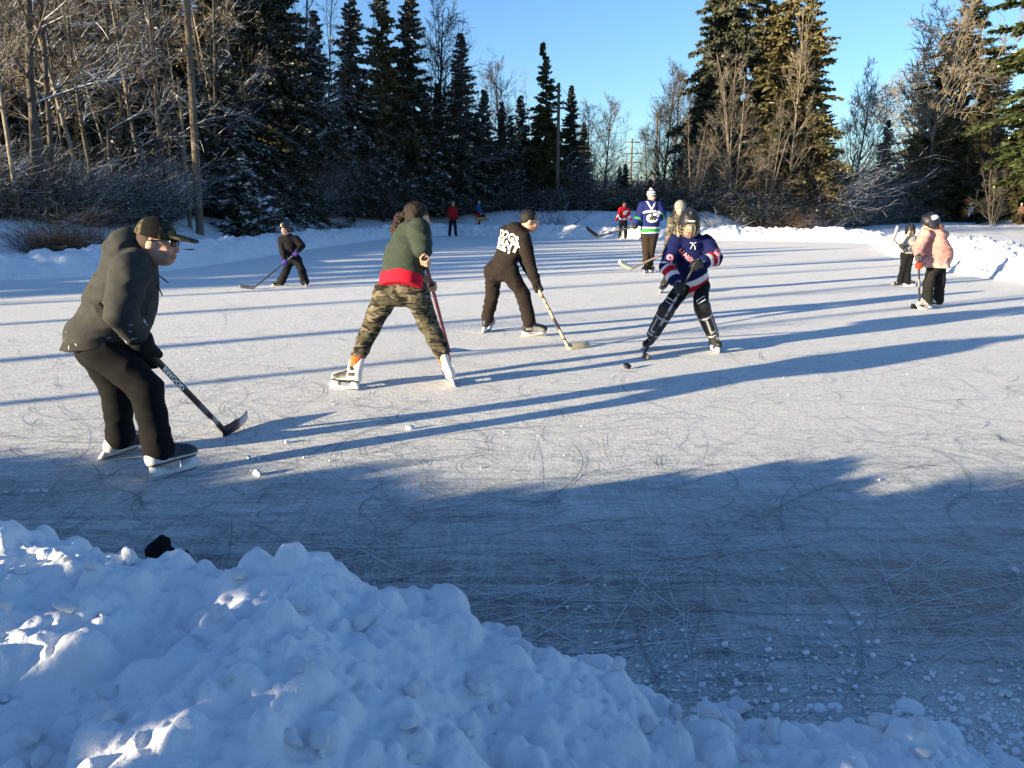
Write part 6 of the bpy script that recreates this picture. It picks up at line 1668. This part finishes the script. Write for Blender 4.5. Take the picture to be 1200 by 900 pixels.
for i, (a, D, s) in enumerate(((80, 19.2, 1.0), (60, 19.4, .9), (95, 19.4, .8), (320, 27, .8), (360, 31, .9), (345, 29.5, .7), (400, 37, .9), (110, 19.9, .7))):
    x, y = (a - 600) / 922 * (D + 1.2), D + 1.2; z = gz(x, y) - .05; use('grs', "dry_grass_clump", x, y, z, s, R.uniform(0, 6), "dark clump of dead grass poking through the snow slope", "dead grass on the snow slope", 1.2)
for a, D, s, lab in ((648, 46.5, .42, "low arching snow covered shrub with bare limbs below the second utility pole"), (960, 46, .30, "snow covered fallen branches on the bank right of centre"), (843, 43.5, .34, "dark uprooted stump like bush in the snow behind the blue jerseyed child")):
    x, y, z = at(a, D); use('arch', "arching_shrub", x, y, z, s * 2.4, R.uniform(0, 6), lab, None, 1.3)

# ---- utility poles and lines
def pole(px_, D, H, r, label, arms=(), lean=0.0):
    x, y, z = at(px_, D); t = empty("utility_pole", (x, y, z), label, "utility pole"); s = np.linspace(0, 1, 9)
    tp = np.stack([x + lean * s, np.full(9, y), z - .4 + (H + .4) * s], -1)
    part("pole", *(lambda mb: (np.concatenate(mb.V), mb.F))(MB().tube(tp, r * (1 - .28 * s), 12)), M['pole'], t)
    for hz, w in arms:
        c = A3((x + lean * (hz / H), y - r - .03, z + hz))
        MB().box(c, (1, .15, 0), (-.15, 1, 0), (0, 0, 1), w / 2, .045, .06).part("crossarm", M['pole'], t)
        for q in (-.9, -.5, .5, .9):
            b = c + A3((q * w / 2, q * w / 2 * .15, .06)); MB().tube([b, b + A3((0, 0, .05)), b + A3((0, 0, .12)), b + A3((0, 0, .15))], [.02, .045, .05, .02], 7).part("insulator", M['hard'], t, True, (.30, .28, .26))
    return A3((x + lean, y, z + H))
T1 = pole(232, 29.6, 13.0, .15, "nearest utility pole, a thick wooden pole rising from the left bank", (), .42)
T2 = pole(653, 54, 8.2, .14, "second utility pole, sunlit, with a crossarm beside the ragged firs", ((6.6, 1.2),))
T4 = pole(766, 84, 9.4, .14, "dark bare utility pole among the leafless trees right of the sky gap")
T3 = pole(738, 112, 8.2, .16, "farthest utility pole with three crossarms in the sky gap", ((7.7, 2.2), (6.2, 3.2), (5.0, 3.2)))
x, y, z = at(221.5, 29.9)
x2, y2 = x - .02, y
t = empty("stay_post", (x, y, z), "grey slender post standing just left of the nearest utility pole", "post")
part("post", *(lambda mb: (np.concatenate(mb.V), mb.F))(MB().tube([(x, y, z - .3), (x + .02, y, z + 2.5), (x + .06, y, z + 5.4)], [.075, .07, .06], 10)), M['bark_pale'], t)
part("cap", *(lambda mb: (np.concatenate(mb.V), mb.F))(MB().tube([(x + .06, y, z + 5.38), (x + .06, y, z + 5.46)], [.066, .06], 10)), M['pole'], t)
def wire(a, b, sag, label, r=.012):
    s = np.linspace(0, 1, 25); p = a[None] * (1 - s[:, None]) + b[None] * s[:, None]; p[:, 2] -= sag * 4 * s * (1 - s)
    o = MB().tube(p, r, 5).solo("overhead_wire", M['print_black'], p[0], True); tag(o, label, "wire")
T0 = A3((-34, 16, 13.0))
for k, (dz, lab) in enumerate(((-4.5, "upper of the two overhead wires crossing in front of the left woods"), (-5.1, "lower of the two overhead wires crossing in front of the left woods"))):
    wire(T0 + (0, 0, dz - 1.5), T1 + (0, 0, dz - 1.8), .4, lab)
wire(T1 + (0, 0, -6.4), T2 + (0, 0, -1.4), 1.0, "overhead wire running from the nearest pole to the second pole")
wire(T1 + (0, 0, -7.0), T2 + (0, 0, -4.2), 1.1, "lowest overhead wire running from the nearest pole across the dark trees")
wire(T2 + (0, 0, -.1), T3 + (0, 0, -.4), 1.2, "overhead wire dropping from the top of the second pole into the sky gap")
wire(T2 + (.5, 0, -1.5), T3 + (.8, 0, -1.9), 1.2, "overhead wire from the crossarm of the second pole into the sky gap")

# ---- trees beyond the photo's left edge and bushes added behind the camera: they cast the shade
k8 = math.tan(SUN_EL); TB = -7.0
def shade_bush(name, H, Rr, seed, n, label, pos, cut=None):
    rg = np.random.default_rng(seed); root = tree_root(name, "added bush"); root.location = tuple(pos); tag(root, label)
    mb = MB()
    for k in range(5):
        a = k * 1.26 + .3; mb.tube([(0, 0, -.3), (.15 * math.cos(a), .15 * math.sin(a), H * .4), (Rr * .55 * math.cos(a), Rr * .55 * math.sin(a), H * .85)], [.05, .035, .012], 6)
    link("trunk", raw_mesh("trunk", np.concatenate(mb.V), mb.F), M['bark_dark'], root)
    a = rg.random(n) * 6.283; r = Rr * np.sqrt(rg.random(n)); z = H * rg.random(n) ** .75
    top = H * (1 - .02 * (r / Rr) ** 2); z = np.minimum(z, top)
    c = np.stack([r * np.cos(a), r * np.sin(a), z], -1); x = rg.normal(0, 1, (n, 3)); x /= np.linalg.norm(x, axis=1, keepdims=True)
    y = np.cross(x, rg.normal(0, 1, (n, 3))); y /= np.linalg.norm(y, axis=1, keepdims=True); x *= .075; y *= .05
    W = c + np.array(pos); uu = W[:, :2] @ PN[:2]; hr = W[:, 2] + k8 * (W[:, :2] @ SD[:2] - TB)
    pat = noise2(uu, hr * 1.4, 7, 15) + .35 * (noise2(uu, hr, 16, 6) - .5)
    gapw = ((uu > 1.45) & (uu < 2.9) & (hr > 1.41) & (hr < 1.60 + .10 * np.clip((uu - 2.1) / .5, 0, 1)) & (pat > .40)) | ((uu > .85) & (uu < 1.42) & (hr > 1.29) & (hr < 1.45) & (pat > .40))  # gaps cut through the leaves to let sun flecks onto the mound
    kp = ~gapw; c, x, y = c[kp], x[kp], y[kp]
    A = np.stack([c - x, c - y, c + x, c + y], 1); V = A.reshape(-1, 3)
    link("crown", raw_mesh("crown", V, [np.arange(len(V)).reshape(-1, 4)], None, False), M['leaf_hedge'], root)
    return root
def edge_h(u):                                                  # height the row needs at TB for the shadow edge seen on the ice
    return k8 * (np.interp(u, [-9, 0.4, 1.2, 2.0, 2.53, 3.3, 4.27, 5.2, 6.3, 7.0], [24, 12, 6.6, 5.2, 3.7, 2.6, 1.6, .6, -.44, -1.6]) - TB)
i = 0
for u in np.arange(-9, 7.2, .40):  # unseen row, added and shaped to cast the foreground shadow
    i += 1; pos = UT(u, TB + R.uniform(-.25, .25)); z0 = gz(pos[0], pos[1]); h = float(edge_h(u)) + R.uniform(-.05, .01) - .15
    shade_bush("added_bush", h - z0, .46, 100 + i, 3600, "unseen evergreen bush added behind the camera to shade the foreground", (pos[0], pos[1], z0))["group"] = "added shade bushes behind the camera"
for i, (u, t, s, w) in enumerate(((7.15, -16, .95, .9), (8.9, -24, 1.15, 1.35), (11.6, -28, 1.2, 1.2), (14.4, -30, 1.2, 1.2))):
    pos = UT(u, t); use('thin', "slender_tree", pos[0], pos[1], gz(pos[0], pos[1]) - .05, s * 1.2, i * 1.1, "slender bare tree on the near shore left of the photographer", "slender trees left of the photographer", w)
for i, u in enumerate(np.arange(16.2, 44, 1.25)):
    pos = UT(u + R.uniform(-.3, .3), -22 + R.uniform(-5, 5)); hh = np.interp(u, [16, 18, 22, 32, 34, 44], [6.2, 6.6, 6.8, 7.0, 9.5, 10.5])
    use('firA' if i % 2 else 'firT', "fir_tree", pos[0], pos[1], gz(pos[0], pos[1]) - .05, hh / 10, R.uniform(0, 6.28), "dark fir on the left shore beyond the photo's left edge", "firs beyond the left edge", 1.15 if u < 33 else .8)

# drop prototypes that were never placed
for k, (o, used) in PROTO.items():
    if not used:
        for ch in list(o.children): bpy.data.objects.remove(ch)
        bpy.data.objects.remove(o)

# distant low hill
xs = np.linspace(-700, 900, 120); V = []
for sgn, yy in ((0, 900), (1, 1000)): pass
X, Y = np.meshgrid(xs, np.array([700, 850, 1000.0]), indexing='ij'); Z = np.stack([np.full(120, -5), 26 + 12 * noise2(xs, xs * 0, .012, 4), np.full(120, -5)], -1)
V, F = grid_mesh(xs, np.array([700, 850, 1000.0]), Z)
tag(link("hills", raw_mesh("hills", V, [F]), plain("hill_forest", (.10, .13, .15), .9, bstr=0)), kind="structure")

# ================================================================== LIGHT
w = bpy.data.worlds.new("World"); scene.world = w; w.use_nodes = True
nt = w.node_tree; bg = nt.nodes["Background"]
sky = nt.nodes.new('ShaderNodeTexSky'); sky.sky_type = 'NISHITA'; sky.sun_disc = False
sky.sun_elevation = SUN_EL; sky.sun_rotation = math.atan2(-.86, -.51)
sky.altitude = 20; sky.air_density = 1.0; sky.dust_density = .25; sky.ozone_density = 2.2
tn = nt.nodes.new('ShaderNodeMix'); tn.data_type = 'RGBA'; tn.blend_type = 'MULTIPLY'; tn.inputs[0].default_value = 1; tn.inputs[7].default_value = (.76, .96, 1.28, 1)
nt.links.new(sky.outputs[0], tn.inputs[6]); nt.links.new(tn.outputs[2], bg.inputs['Color']); bg.inputs['Strength'].default_value = .075
sl = bpy.data.lights.new("sun", 'SUN'); so = bpy.data.objects.new("sun", sl); COL.objects.link(so)
sl.energy = 5.0; sl.angle = math.radians(.53); sl.color = (1, .835, .565)
d = Vector((.86, .51, -math.hypot(.86, .51) * math.tan(SUN_EL)))
so.rotation_euler = d.to_track_quat('-Z', 'Y').to_euler(); so.location = (-20, -15, 12)
scene.render.engine = 'CYCLES'
scene.view_settings.view_transform = 'Standard'; scene.view_settings.look = 'None'
scene.view_settings.exposure = 1.72; scene.view_settings.gamma = 1
scene.render.resolution_x = 1024; scene.render.resolution_y = 768
